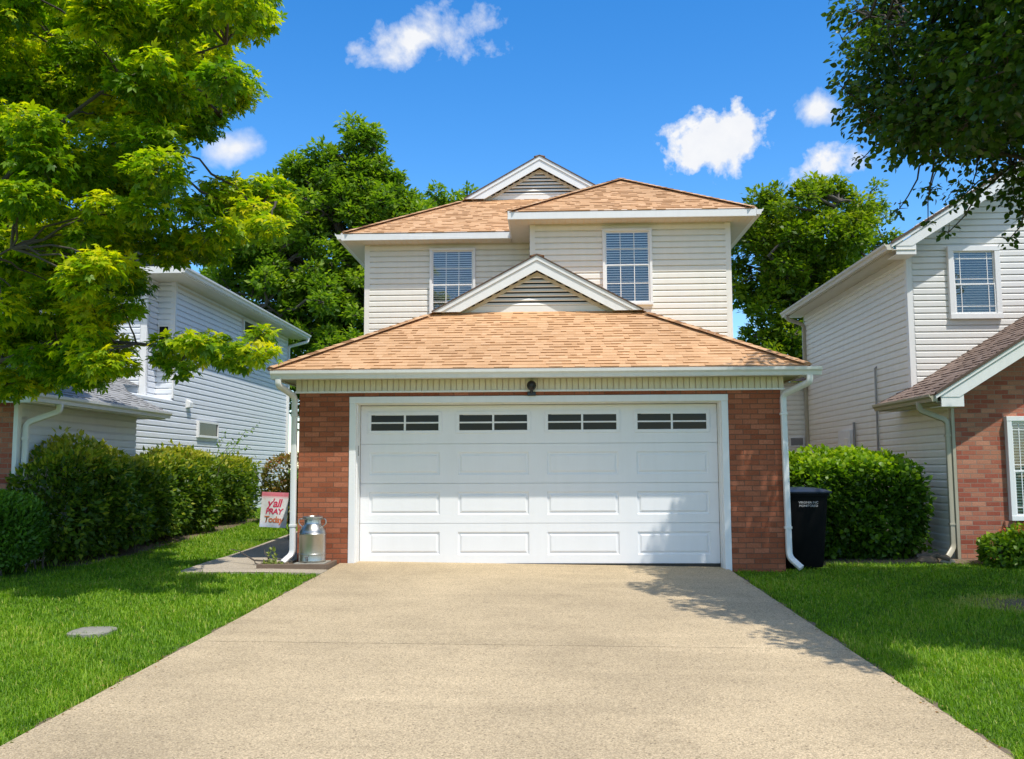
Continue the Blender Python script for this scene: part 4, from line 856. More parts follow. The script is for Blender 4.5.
# sky direction, half width, half height (radians), tilt, softness
CLOUDS = [((-.12, .89, .43), .070, .030, .12, 1.5), ((.18, .92, .33), .064, .038, .05, 3.2), ((.27, .90, .35), .027, .020, -.3, 1.3), ((.28, .91, .30), .046, .026, .2, 2.2), ((-.31, .89, .32), .030, .017, .3, .9)]
MAPLE=[(-7.18,-1.3,7.79,0.45),(-5.21,-3.9,6.26,0.29),(-6.64,-0.94,8,0.32),(-4.45,-3.96,6.28,0.25),(-5.56,-1.4,7.65,0.32),(-3.84,-3.29,6.57,0.27),(-3.46,-3.02,6.71,0.39),(-3.18,-3.3,6.59,0.37),(-3.64,-0.96,7.82,0.35),(-5.91,-2.98,6.69,0.34),(-5.73,-2.85,6.61,0.3),(-5.21,-2.93,6.61,0.32),(-6.15,-0.68,7.94,0.31),(-4.16,-3.94,5.97,0.33),(-3.97,-3.97,6,0.23),(-4.04,-3.33,6.26,0.34),(-3.81,-2.83,6.51,0.3),(-3.31,-3.63,6.12,0.33),(-2.91,-3.88,5.97,0.35),(-3.47,-1.92,7.13,0.42),(-5.83,-2.92,6.37,0.28),(-6.42,-1.66,7.07,0.45),(-6.66,-0.65,7.62,0.4),(-5.52,-1.98,6.86,0.41),(-4.27,-3.81,5.86,0.35),(-5.39,-1.15,7.21,0.32),(-4.56,-1.86,6.72,0.41),(-3.71,-3.49,6.01,0.35),(-4.54,-0.6,7.47,0.46),(-3.4,-2.34,6.57,0.38),(-3.13,-2.63,6.46,0.28),(-6.1,-2.3,6.31,0.32),(-6.59,-1.34,6.86,0.44),(-6.17,-1.37,6.7,0.41),(-5.03,-2.76,6.04,0.36),(-5.53,-1.38,6.76,0.41),(-5,-1.79,6.44,0.37),(-4.14,-3.15,5.88,0.34),(-4.33,-1.8,6.45,0.41),(-4.17,-1.49,6.64,0.43),(-6.42,-2.24,5.96,0.35),(-7.21,-0.81,6.62,0.39),(-6.31,-1.52,6.33,0.32),(-5.84,-1.74,6.26,0.35),(-5.51,-1.83,6.16,0.39),(-5.01,-2.5,6,0.36),(-4.98,-1.86,6.16,0.28),(-3.74,-3.82,5.37,0.24),(-3.72,-3.34,5.59,0.24),(-3.97,-1.92,6.18,0.37),(-2.96,-4,5.13,0.27),(-6.46,-1.91,6.01,0.29),(-6.04,-2.02,5.88,0.43),(-6.1,-1.24,6.19,0.4),(-5.5,-1.97,5.94,0.36),(-5.06,-1.93,5.74,0.33),(-3.99,-3.63,5.24,0.31),(-4.56,-1.86,5.97,0.42),(-3.74,-3.23,5.31,0.28),(-4.28,-0.73,6.37,0.47),(-4.07,-0.66,6.43,0.4),(-5.89,-3.03,5.14,0.32),(-6.14,-2.49,5.32,0.31),(-4.84,-3.96,4.7,0.29),(-6.16,-1.34,5.68,0.33),(-6.22,-0.64,6.16,0.36),(-5.2,-1.81,5.6,0.38),(-5.04,-1.41,5.85,0.34),(-4.07,-2.99,5.16,0.32),(-4.44,-1.47,5.75,0.39),(-3.85,-2.45,5.38,0.4),(-6.07,-2.36,5.07,0.41),(-6.59,-1.1,5.59,0.33),(-4.56,-3.03,4.85,0.36),(-4.54,-2.37,5.16,0.35),(-3.86,-3.48,4.7,0.32),(-6.59,-1.9,5.22,0.28),(-6.07,-1.86,5.23,0.3),(-4.91,-3.55,4.62,0.32),(-7.02,-1.36,5.15,0.31),(-6.22,-2.2,4.97,0.35),(-4.86,-3.83,4.38,0.32),(-5.53,-2.48,4.78,0.4),(-4.76,-3.21,4.53,0.32),(-4.94,-2.45,4.76,0.28),(-4.97,-1.79,5.07,0.31),(-3.69,-3.74,4.33,0.32),(-6.68,-1.37,4.95,0.37),(-4.93,-3.91,4.02,0.32),(-6.3,-1.14,5.04,0.41),(-5.96,-1.08,5.06,0.41),(-4.96,-2.13,4.71,0.33),(-4.78,-2.16,4.65,0.32),(-4.74,-1.51,4.9,0.39),(-6.88,-1.45,4.56,0.38),(-6.41,-1.78,4.42,0.34),(-5.27,-3.39,4.07,0.24),(-5.75,-1.72,4.45,0.28),(-5.32,-2.14,4.23,0.34),(-4.33,-3.54,4,0.26),(-5.11,-1.36,4.56,0.32),(-3.87,-3.52,3.97,0.27),(-5.84,-2.89,3.75,0.39),(-5.6,-2.58,3.88,0.4),(-5.14,-3.13,3.74,0.34),(-4.6,-3.4,3.77,0.24),(-4.74,-2.8,3.95,0.4),(-4.53,-2.6,3.94,0.3),(-6.46,-1.07,3.99,0.3),(-5.2,-2.35,3.78,0.42),(-4.21,-3.72,3.39,0.24),(-3.55,-2.32,4.54,0.26),(-3.35,-1.89,4.65,0.3),(-3.14,-1.71,4.74,0.23),(-3.66,-2.97,4.14,0.19),(-3.73,-2.43,4.34,0.25),(-3.64,-1.94,4.49,0.21),(-3.17,-2.53,4.26,0.2),(-3.07,-1.85,4.45,0.27),(-4.15,-2.4,3.98,0.28),(-4.11,-1.89,4.03,0.28),(-3.68,-2.51,3.9,0.21),(-3.39,-2.73,3.97,0.26),(-3.38,-1.83,4.23,0.27),(-2.81,-2.97,3.93,0.22),(-4.16,-2.43,3.79,0.23),(-4.07,-2.15,3.9,0.29),(-3.68,-2.25,3.85,0.22),(-5.62,-2.58,3.58,0.34),(-4.39,-3.72,3.31,0.27),(-4.48,-2.9,3.5,0.25),(-6.23,-2.07,3.55,0.28),(-6.31,-1.54,3.68,0.36),(-5.17,-2.88,3.32,0.25),(-4.48,-3.71,3.17,0.23),(-5.4,-1.73,3.52,0.28),(-4.72,-2.23,3.5,0.34),(-5.93,-2.93,3.03,0.23),(-5.43,-3.38,2.99,0.26),(-5.4,-3.08,3.15,0.26),(-5.23,-2.88,3.05,0.33),(-5.26,-2.21,3.12,0.32),(-4.67,-2.97,3.01,0.29),(-4.3,-3.15,3.03,0.23),(-6.14,-2.16,2.9,0.28),(-5.8,-2.15,3,0.26),(-5.86,-1.6,3,0.37),(-5.33,-2.1,2.88,0.32),(-5.35,-1.74,3,0.29),(-6.09,-2.3,2.74,0.34),(-5.35,-2.91,2.56,0.24),(-5.56,-2.15,2.67,0.29),(-4.76,-3.1,2.61,0.25),(-4.41,-3.41,2.44,0.28),(-6.08,-2.13,2.34,0.3),(-6.13,-1.72,2.45,0.29),(-5.96,-1.58,2.45,0.28),(-5.24,-2.51,2.46,0.3),(-4.98,-2.43,2.45,0.31),(-4.74,-2.83,2.91,0.23),(-4.48,-3.42,2.72,0.19),(-4.57,-2.72,2.68,0.22),(-4.85,-2.85,2.36,0.23),(-4.42,-3.52,2.46,0.16),(-4.47,-2.78,2.47,0.21),(-3.78,-3.16,2.66,0.16),(-3.5,-3.36,2.64,0.16),(-3.4,-3.34,2.62,0.15),(-3.5,-2.61,2.75,0.18),(-2.99,-3.33,2.58,0.15),(-2.9,-2.79,2.8,0.16),(-3.91,-2.99,2.52,0.14),(-3.72,-3.05,2.41,0.17),(-3.7,-2.64,2.58,0.19),(-3.25,-3.09,2.55,0.19),(-3.2,-2.68,2.51,0.19),(-2.74,-3.38,2.52,0.18),(-9.48,-1.47,4.2,0.47),(-7.66,-1.47,7.87,0.53),(-8.22,-4.27,7.46,0.52),(-7.81,-2.66,3.41,0.47),(-8.36,-0.8,7.69,0.52),(-10,-1.94,7.48,0.5),(-8.08,-3.72,5.64,0.55),(-8.33,-3.52,8.08,0.57),(-10.11,-2.03,5.43,0.46),(-9.16,-1.24,7.87,0.58),(-8.2,-3.31,7.94,0.48),(-9.97,-1.49,5.79,0.6),(-9.78,-2.5,7.79,0.62),(-8.79,-1,8,0.56),(-7.78,-1.13,7.93,0.51),(-7.38,-4.31,5.96,0.53),(-6.71,-3.21,7.05,0.46),(-8.37,-2.29,4.45,0.46),(-6.82,-4.07,6.65,0.47),(-8.27,-2.58,3.55,0.49),(-7.35,-2.36,8.04,0.46),(-6.82,-4.42,6.92,0.59),(-8.64,-2.27,7.82,0.6),(-9.77,-2.36,5.66,0.5),(-8.37,-1.66,3.56,0.48),(-9.69,-1.67,6.96,0.55),(-8.23,-4.21,5.61,0.58),(-9.43,-1.47,6.67,0.5),(-8.55,-3.23,7.83,0.58),(-9.09,-3.46,7.25,0.47),(-6.66,-3.43,4.5,0.46),(-9.33,-2.97,6.83,0.46),(-8.31,-3.9,6.73,0.49),(-8.32,0.1,5.12,0.55),(-6.88,-2.65,8.45,0.64),(-6.82,-2.53,7.74,0.56),(-8.51,-1.98,3.86,0.49),(-8.67,-3.95,6,0.58),(-6.47,-2.89,7.13,0.46),(-9.5,-0.93,5.55,0.63),(-9.61,-2.94,5.57,0.54),(-8.97,-1.38,7.35,0.54),(-9.11,-3.18,6.94,0.57),(-8.34,-4.26,6.62,0.58),(-9.07,-4.48,6.41,0.51),(-8.95,-0.63,6.99,0.65),(-7.92,-2.34,9.28,0.58),(-8.3,-4.13,7.53,0.52),(-8.2,-4.46,5.4,0.48),(-10.62,-2.29,6.2,0.6),(-7.66,-2.55,4.27,0.49),(-8.15,-0.53,5.85,0.62),(-8.97,-3.5,5.29,0.45),(-8.95,-3.37,3.97,0.55),(-10.14,-1.36,5.92,0.6)]
MAPLE_SEEN=177
SHADE=[(3.57,-2.7,6.32,0.32),(4.04,-2.16,6.61,0.31),(4.34,-1.83,6.72,0.26),(3.8,-3.96,5.77,0.23),(3.97,-4.19,5.67,0.23),(4.73,-3.27,6.02,0.22),(5.56,-2.55,6.32,0.24),(5.37,-3.22,6.09,0.21),(3.9,-2.56,6.03,0.31),(4.36,-2.3,6.13,0.28),(4.73,-2.08,6.29,0.32),(4.39,-3.41,5.77,0.23),(4.57,-3.74,5.47,0.25),(4.76,-3.97,5.45,0.25),(5.18,-3.51,5.72,0.2),(3.63,-2.88,5.78,0.33),(4.48,-1.98,6.09,0.24),(3.75,-4.06,5.23,0.25),(4.98,-2.27,5.9,0.28),(5.02,-2.91,5.58,0.23),(5.56,-2.23,5.92,0.25),(4.85,-4.03,5.04,0.24),(3.89,-2.45,5.62,0.27),(4.52,-2.57,5.49,0.23),(4.73,-2.66,5.51,0.33),(4.91,-2.97,5.38,0.27),(4.87,-3.53,5.12,0.25),(5.66,-2.54,5.47,0.27),(3.87,-2.6,5.33,0.22),(4.38,-2.51,5.29,0.25),(4.74,-2.37,5.32,0.27),(4.97,-2.4,5.34,0.21),(5.13,-2.57,5.16,0.23),(5.36,-2.75,5.15,0.24),(3.95,-2.89,4.95,0.25),(4.06,-2.95,4.79,0.23),(4.71,-2.03,5.2,0.26),(5.13,-2.13,5.02,0.3),(5.07,-2.55,4.96,0.26),(5.37,-2.48,4.88,0.28),(4.45,-2.76,4.64,0.23),(4.89,-2.64,4.65,0.26),(5.2,-2.36,4.68,0.23),(5.54,-2.08,4.72,0.23),(5.84,-2.29,4.7,0.3),(4.59,-2.94,4.23,0.21),(5.15,-2.69,4.24,0.24),(5.2,-2.73,4.38,0.3),(5.45,-2.91,4.29,0.2),(4.93,-1.9,4.42,0.2),(5.35,-2.54,4,0.17),(5.39,-2.69,4.07,0.16)]
SHADE_EDGE=[(3.34,-2.88,5.91,0.14),(3.32,-2.92,5.36,0.13),(3.62,-2.75,5.06,0.14),(3.59,-2.63,4.68,0.12),(4.13,-2.04,4.85,0.15),(4.01,-2.51,4.15,0.11),(4.49,-2.16,4.45,0.16),(4.63,-2.26,3.94,0.12),(4.35,-2.41,4.02,0.11),(5.07,-2.68,3.74,0.11),(3.4,-2.61,6.36,0.15)]
SHADE_CAST=[(4.13,-7.09,4.44,0.35),(4.32,-7.09,4.8,0.35),(4.24,-6.98,4.91,0.39),(4.65,-7.23,5.88,0.34),(4.55,-7.02,5.75,0.39),(4.02,-6.48,4.86,0.44),(4.45,-6.49,5.26,0.37),(4.31,-6.42,5.46,0.36),(4.37,-6.07,5,0.37),(4.43,-6.18,5.64,0.38),(3.93,-5.61,4.65,0.37),(3.98,-5.59,4.98,0.36),(3.88,-5.23,4.52,0.42),(4.03,-5.06,4.48,0.44),(4.21,-5.19,5.16,0.34),(3.97,-4.89,4.83,0.44),(3.89,-4.98,5.39,0.37),(4,-4.44,4.5,0.37),(4.17,-4.27,4.49,0.44),(4.55,-4.81,5.74,0.33),(4.56,-4.71,5.87,0.36),(4.16,-4.22,4.74,0.32),(3.84,-4.22,5.09,0.33),(4.34,-4.24,5.14,0.42),(3.96,-4.34,5.76,0.39),(3.71,-3.86,4.61,0.33),(4.34,-4.1,5.56,0.44),(3.74,-3.79,4.83,0.38),(3.91,-3.6,4.76,0.38),(3.82,-3.55,4.63,0.39),(4.25,-3.74,5.45,0.4),(3.85,-3.42,4.7,0.35),(4.42,-3.64,5.58,0.36),(4.26,-3.32,5.21,0.34),(4.36,-3.55,5.74,0.35),(3.61,-3.07,5,0.42),(4.13,-3.4,5.75,0.36),(4.39,-2.98,5.15,0.41),(3.73,-3.2,5.66,0.43),(3.72,-2.92,5.37,0.36),(4.32,-2.86,5.24,0.44),(4.28,-2.67,5.17,0.45),(4.29,-2.74,5.33,0.43),(3.86,-2.59,5.34,0.43),(4.27,-2.4,5.26,0.41),(4.22,-2.34,5.12,0.34),(3.78,-2.46,5.77,0.43),(5.47,-1.27,6.05,0.41),(5.29,-1.01,5.44,0.37),(5.6,-1.38,6.66,0.3),(5.86,-1.33,6.57,0.37),(5.73,-1.47,6.62,0.41),(5.51,-1.01,5.54,0.4),(5.84,-1.08,5.53,0.42),(5.64,-1.11,5.45,0.3),(5.81,-1.05,5.66,0.33),(5.81,-1,5.59,0.35),(5.92,-0.99,5.57,0.32),(6.14,-1.19,5.97,0.32),(6.32,-1.09,6.34,0.37),(6.35,-1.09,6.03,0.39),(6.33,-1.08,5.77,0.34),(6.45,-0.91,5.56,0.39),(6.51,-0.92,5.53,0.31),(6.74,-1.3,5.95,0.35),(7.06,-1.47,6.31,0.41),(6.7,-0.94,5.91,0.35),(7.02,-1.19,6.13,0.39),(7.38,-1.42,6.56,0.42),(7.42,-1.47,6.93,0.4),(7.06,-1.15,5.83,0.34),(7.41,-1.18,6.3,0.41),(7.38,-1.12,5.68,0.39),(7.6,-1.37,6.87,0.34),(4.24,-2.31,6.61,0.23),(4.03,-2.28,6.39,0.19),(4.11,-2.15,6.32,0.18),(3.94,-2.54,6.81,0.24),(4.05,-2.36,6.59,0.21),(4.17,-2.41,6.73,0.23),(3.98,-2.47,6.67,0.21),(3.88,-2.31,6.39,0.19),(3.92,-2.29,6.25,0.22)]
SHADE_FILL=[(4.91,-5.24,7.29,0.61),(6.32,-3.85,6.83,0.45),(6.67,-4.85,6.83,0.58),(3.96,-5.69,5.48,0.47),(5.47,-6.14,4.73,0.55),(7.59,-5.39,5.58,0.54),(4.81,-6.07,5.28,0.52),(4.39,-4.11,6.29,0.57),(5.38,-5.06,4.87,0.54),(4.86,-5.45,6.46,0.49),(6.92,-3.56,6.24,0.55),(5.97,-2.81,5.28,0.63),(7.85,-2.76,6.46,0.57),(8.27,-4.2,4.94,0.5),(7.83,-5.04,5.77,0.58),(6.19,-5.86,3.85,0.57),(7.55,-5.38,4.18,0.59),(6.28,-5.04,4.87,0.6),(5.13,-4.18,6.98,0.59),(6.66,-5.88,6.83,0.65),(5.76,-5.54,7.64,0.47),(6.81,-5.98,4.09,0.48),(5.74,-6.5,5.85,0.64),(7.35,-6.55,6.7,0.64),(7.62,-4.32,3.9,0.56),(5.28,-6.26,7.04,0.55),(5.06,-5.95,5.75,0.46),(7.96,-4.73,5.32,0.64),(6.5,-4.81,7.71,0.5),(5.75,-5.55,6.49,0.5),(5.04,-4.42,5.72,0.48),(5.9,-3.19,6.28,0.51),(6.09,-5.24,4.95,0.55),(6.26,-2.65,5.98,0.6),(6.1,-5.9,5.35,0.64),(8.16,-3.99,5.66,0.65),(6.56,-4.9,3.71,0.45),(6.22,-3.76,6.66,0.65),(5.37,-5.07,5.5,0.54),(4.87,-4.58,4.7,0.51),(8.42,-4.3,5.23,0.47),(6.68,-2.3,5.24,0.58),(5.5,-5.38,5.59,0.46),(7.26,-3.77,6.84,0.5),(6.63,-4.95,6.81,0.62),(6.03,-4.36,7.38,0.51),(9.28,-4.56,5.13,0.64),(6.28,-4.73,3.99,0.49),(8.54,-4.33,6.34,0.49),(4.18,-3.68,6.51,0.48),(8.04,-5.57,7.29,0.62),(6.41,-3.3,5.29,0.51),(5.45,-5.76,5.62,0.52),(5.76,-3.54,7.05,0.52),(6.32,-2.96,7.22,0.64),(6.2,-3.22,5.9,0.49),(6.35,-6.4,4.83,0.54),(5.44,-4.1,6.39,0.46),(8.13,-4.84,5.39,0.61),(8.83,-5.88,5.76,0.64),(8.28,-3.93,6.02,0.51),(8.06,-4.83,6.77,0.55),(5.65,-5.99,7.04,0.64),(5.81,-6.05,4.35,0.59),(7.37,-2.36,5.9,0.52),(7.27,-4.43,6.46,0.58),(5.64,-4.18,6.67,0.57),(5.52,-5.48,7.2,0.48),(6.25,-7.04,5.48,0.58),(7.9,-6.13,5.97,0.5),(7.53,-3.94,3.6,0.57),(6.02,-3.29,4.45,0.53),(5.15,-4.76,5.36,0.6),(5.41,-5.69,7.22,0.6),(6.59,-5.33,6.62,0.58),(7.55,-4.59,5.23,0.57),(7.07,-6.33,6.61,0.54),(6.36,-5.67,5.1,0.56),(4.74,-5.63,4.99,0.58),(4.81,-5.75,6.45,0.53),(7.78,-4.13,4.16,0.55),(8.01,-4,4.93,0.6),(5.55,-6.14,5.98,0.62),(5.9,-2.71,4.33,0.56),(8.69,-5.22,4.25,0.52),(4.18,-5.05,6.16,0.46),(7.17,-5.22,7.06,0.6),(8.33,-4.69,6.07,0.65),(7.05,-3.15,6.29,0.6),(5.51,-3.45,5.15,0.57),(8.73,-4.94,6.21,0.46),(7.34,-3.09,5.71,0.55),(8.49,-3.54,5.19,0.56),(5.26,-3.96,4.2,0.56),(6.85,-5.02,7.68,0.45),(8.46,-3,4.76,0.59),(3.95,-4.58,6.84,0.54),(6.89,-3.07,5.95,0.6),(6.31,-6.05,6.91,0.5),(4.9,-5.34,6.18,0.63),(7.34,-3.58,6.58,0.52),(7.99,-3.38,7.22,0.65),(6.14,-4.99,4.29,0.48),(6.5,-2.93,6.76,0.51),(7.84,-4.41,6.12,0.54),(8.05,-3.71,5.64,0.62),(7.49,-3.31,5.37,0.64),(5.04,-4.17,5.05,0.6),(6.84,-5.89,7.09,0.54),(8.07,-4.13,4.45,0.45),(7.16,-6.91,6.14,0.59),(6,-5.43,6.93,0.55),(6.48,-2.5,5.05,0.51),(6.04,-5.08,7.89,0.64),(7.29,-5.72,5.68,0.48),(6.93,-3.57,6.6,0.48),(5.26,-5.41,7.42,0.6),(5.03,-3.2,7.06,0.58),(7.01,-6.17,5.7,0.53),(7.52,-3.29,5.22,0.52),(6.75,-3.03,4.42,0.53),(4.65,-5.04,6.34,0.49),(7.73,-6.11,6.25,0.52),(6.63,-2.8,4.93,0.53),(6.24,-5.56,4.68,0.56),(3.77,-5.38,5.75,0.48),(8,-4.97,4.66,0.54),(6.59,-3.2,6.15,0.6),(6.2,-6,7.13,0.65),(6.8,-3.43,4.18,0.63),(8.5,-4.63,5.38,0.59),(6.76,-4.07,7.49,0.46),(6.38,-5.11,3.8,0.59),(5.47,-4.04,6.31,0.48),(7.43,-3.32,4.65,0.5),(5.25,-4.24,4.02,0.54),(6.66,-3.14,5.44,0.58),(6.76,-4.89,6.61,0.58),(4.68,-5.25,6.38,0.62),(5.16,-5.66,5.71,0.49),(7.84,-4.12,5.01,0.63),(4.57,-4.31,6.55,0.56),(6.3,-4.98,7.89,0.59),(6.28,-2.45,4.91,0.53),(7.18,-3.06,5.67,0.63),(7.28,-5.32,5.18,0.49),(7.87,-4.84,5.98,0.57),(6.04,-3.19,6.41,0.6),(6.15,-5.32,6.96,0.59),(6.51,-5.73,5.71,0.52),(6.01,-3.32,6.09,0.45),(5.94,-5.33,6.96,0.58),(7.03,-4.54,4.57,0.61),(4.61,-3.92,7,0.61),(8.06,-5.56,5.71,0.48),(7.78,-2.46,4.85,0.55),(3.72,-4.38,6.12,0.57),(6.91,-3.94,3.78,0.57),(6.53,-6.95,6,0.56),(8.1,-2.15,6.09,0.58),(6.24,-5.85,6,0.49),(8.8,-3.14,5.35,0.62),(5.8,-3.98,7.49,0.52),(8.74,-5.13,5.25,0.61),(6.85,-5.88,5.64,0.53),(5.65,-6.07,4.8,0.54),(4.76,-6.07,6.84,0.48),(7.13,-5.59,5.04,0.6),(7.43,-5.19,5.44,0.63),(7.86,-4.74,5.43,0.56),(7.94,-4.92,6.34,0.46),(5.32,-3.96,6.23,0.45),(9.17,-3.43,5.56,0.53),(8.06,-3.12,5.19,0.45),(6.47,-5.14,7.69,0.49),(7.61,-3.12,4.47,0.64),(5.57,-5.17,4.44,0.57),(6.65,-2.52,5.46,0.61),(5.09,-4.45,5.09,0.53),(4.71,-4.97,5.75,0.64),(5.33,-4.46,4.34,0.53),(7.65,-6.1,4.9,0.53),(5.96,-6.03,5.03,0.55),(6.75,-6.71,6.79,0.49),(3.95,-3.93,6.26,0.49),(6.03,-3.48,6.6,0.57),(4.92,-4.66,4.03,0.62),(5.42,-5.17,6.88,0.46),(4.8,-6.11,5.63,0.59),(4.65,-5.08,6.71,0.49),(8.14,-5.94,4.67,0.54),(6.35,-4.49,4.07,0.57),(5.57,-4.21,6.36,0.46),(4.59,-3.97,6.7,0.6),(7.63,-5.69,4.16,0.54),(4.92,-4.45,5.6,0.6),(5.16,-4.64,6.46,0.59),(4.89,-6.25,4.88,0.48),(6.12,-5.74,4.98,0.48),(8.38,-2.98,4.81,0.62)]

def plant(name, loc, label, cat, group=None): return empty(name, loc, label, cat, group)
# maple at the left
T = plant('maple_tree', (-7.6, -2.2, gz(-7.6, -2.2)), 'maple with bright yellow green star shaped leaves overhanging the left lawn', 'tree')
sk = MB()
trunk = [(-7.6, -2.2, -.1), (-7.58, -2.2, .8), (-7.5, -2.2, 1.8), (-7.45, -2.15, 2.8), (-7.3, -2.1, 4.2), (-7.2, -2.1, 6.0), (-7.2, -2.1, 8.2)]
limbs = [[(-7.45, -2.15, 2.0), (-6.4, -2.4, 2.4), (-5.2, -2.7, 2.72), (-4.0, -2.9, 2.66), (-3.1, -2.95, 2.6)],
         [(-7.3, -2.1, 3.2), (-5.7, -2.2, 4.6), (-4.4, -2.2, 5.15), (-3.6, -2.3, 5.4)],
         [(-7.45, -2.15, 2.4), (-6.2, -2.0, 3.0), (-5.0, -1.8, 3.7), (-3.7, -2.0, 4.3), (-3.0, -2.1, 4.45)],
         [(-7.35, -2.1, 3.4), (-6.2, -2.6, 4.4), (-4.9, -2.6, 5.6), (-3.5, -2.5, 6.2)],
         [(-7.3, -2.1, 4.2), (-6.3, -2.0, 5.6), (-4.6, -2.1, 7.0), (-3.3, -2.2, 7.4)],
         [(-7.45, -2.15, 2.5), (-6.4, -3.0, 3.2), (-5.3, -3.5, 3.6)],
         [(-7.2, -2.1, 5.5), (-6.5, -1.4, 7.0), (-5.6, -1.0, 8.4)], [(-7.3, -2.1, 4.0), (-9, -2.4, 5.6), (-10, -2.5, 6.4)], [(-7.3, -2.1, 4.4), (-7.9, -3.6, 6.0), (-8.2, -4.2, 7.0)], [(-7.3, -2.1, 4.4), (-8.1, -.8, 6.0), (-8.4, 0, 7.0)]]
skeleton(sk, trunk, [.21, .17, .155, .15, .12, .09, .04], limbs, MAPLE, .038, .009, 4)
sk.build('trunk', 'bark', T, smooth=True)
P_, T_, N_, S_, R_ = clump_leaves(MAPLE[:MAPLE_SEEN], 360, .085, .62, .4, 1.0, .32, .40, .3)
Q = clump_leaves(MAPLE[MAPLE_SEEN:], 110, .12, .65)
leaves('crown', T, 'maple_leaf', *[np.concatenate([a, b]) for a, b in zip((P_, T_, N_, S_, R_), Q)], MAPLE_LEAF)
# shade tree at the right
T = plant('shade_tree', (7.4, -4.0, gz(7.4, -4)), 'dark leafed tree with small oval leaves overhanging the right lawn', 'tree')
sk = MB()
limbs = [[(7.3, -4, 2.6), (6.2, -3.4, 3.8), (5.0, -2.9, 4.6), (3.9, -2.7, 4.9)], [(7.3, -4, 3.0), (6.0, -3.3, 4.8), (4.6, -3.0, 5.8), (3.6, -3.0, 6.1)],
         [(7.3, -4, 3.4), (6.2, -3.0, 5.6), (5.0, -2.6, 7.0)], [(7.3, -4, 2.9), (6.2, -3.0, 4.2), (5.2, -2.6, 4.6)], [(7.3, -4, 3.5), (7.8, -5.4, 5.6)], [(7.3, -4, 3.5), (9, -3.8, 6)]]
skeleton(sk, [(7.4, -4, -.1), (7.36, -4, 1.2), (7.3, -4, 2.6), (7.25, -3.9, 4.2), (7.2, -3.8, 6.5), (7.2, -3.8, 8)], [.2, .16, .14, .11, .07, .03], limbs, SHADE+SHADE_EDGE+SHADE_FILL+SHADE_CAST, .038, .009, 4)
sk.build('trunk', 'bark', T, smooth=True)
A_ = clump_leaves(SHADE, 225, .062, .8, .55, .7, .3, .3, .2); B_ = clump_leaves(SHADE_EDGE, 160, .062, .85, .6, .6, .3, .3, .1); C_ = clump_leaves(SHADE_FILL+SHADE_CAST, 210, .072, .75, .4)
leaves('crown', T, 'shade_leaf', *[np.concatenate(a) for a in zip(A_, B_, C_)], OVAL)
# trees behind the houses
def back_tree(name, label, base, lobes, nclump, per, size, m, tr, lean=0, twig=True, group='trees standing behind the houses'):
    x, y = base; z0_ = gz(x, y); T = plant(name, (x, y, z0_), label, 'tree', group)
    cl = []
    for (lx, ly, lz, rx, ry, rz), k in zip(lobes, nclump):
        for d in unit(k):
            q = random.uniform(.4, 1.18)**.7; cl.append((lx+d[0]*rx*q, ly+d[1]*ry*q, lz+d[2]*rz*q, random.uniform(.24, .55)))
    sk = MB(); top = max(l[2]+l[5]*.1 for l in lobes)
    trunk = [(x+lean*i/6, y, z0_-.1+(top-z0_)*i/6) for i in range(7)]
    lb = []
    for (lx, ly, lz, rx, ry, rz) in lobes:
        for k in range(5):
            a = random.uniform(0, 6.28); h = random.uniform(-.5, .6); s0 = Vector(trunk[0]).lerp(Vector(trunk[-1]), min(.85, max(.15, (lz+h*rz*.5-1.8-z0_)/(top-z0_))))
            e = Vector((lx+math.cos(a)*rx*.75, ly+math.sin(a)*ry*.75, lz+h*rz)); lb.append([tuple(s0), tuple(s0.lerp(e, .5)+Vector((0, 0, .4))), tuple(e)])
    skeleton(sk, trunk, [tr*(1-.13*i) for i in range(7)], lb, cl, tr*.4, .03, 2, 6)
    sk.build('trunk', 'bark_grey', T, smooth=True)
    leaves('crown', T, m, *clump_leaves(cl, per, size, .9, -.1, .85, .4, .36, .3), KITE)
    return T
back_tree('leafy_tree', 'tall broad green tree behind the gap between the left house and the garage', (-7.6, 19), [(-6.3, 19, 12.3, .6, .7, 1.2), (-7.0, 19, 11.0, 1.5, 1.7, 1.9), (-8.2, 19, 8.4, 2.9, 2.6, 2.4), (-7.6, 19, 5.4, 3.6, 3.0, 2.6), (-5.2, 19, 8.2, 1.6, 1.8, 1.7), (-10.3, 19.5, 7.6, 1.9, 2, 2.4), (-5.0, 19, 9.7, 1.1, 1.3, 1.2), (-8.5, 19, 10.7, 1.2, 1.4, 1.5), (-5.7, 19, 10.7, .9, 1.1, 1.3), (-6.6, 18.2, 5.6, 2.4, 1.6, 2.6), (-10.2, 19.5, 9.6, 1.3, 1.4, 1.6)], (16, 50, 110, 105, 48, 66, 40, 40, 26, 60, 36), 165, .19, 'back_leaf', .28, 1.2)
back_tree('leafy_tree', 'tree top just showing over the main roof, left of the upper gable', (-3.2, 25), [(-3.4, 25, 10.9, 2.2, 2., 1.8), (-4.6, 25, 10.2, 1.8, 1.8, 2.), (-2.6, 25, 7, 2.4, 2.2, 2.6)], (76, 50, 60), 150, .19, 'back_leaf', .22)
back_tree('leafy_tree', 'rounded green tree behind the main roof beside the right house', (8.6, 18), [(8.7, 18, 8.9, 1.9, 1.9, 1.7), (7.5, 18, 8.2, 1.6, 1.6, 1.8), (9.4, 18, 6.2, 2.2, 1.9, 2.0), (8.0, 18, 4.9, 1.5, 1.6, 1.5)], (80, 60, 62, 30), 165, .18, 'back_leaf2', .24)
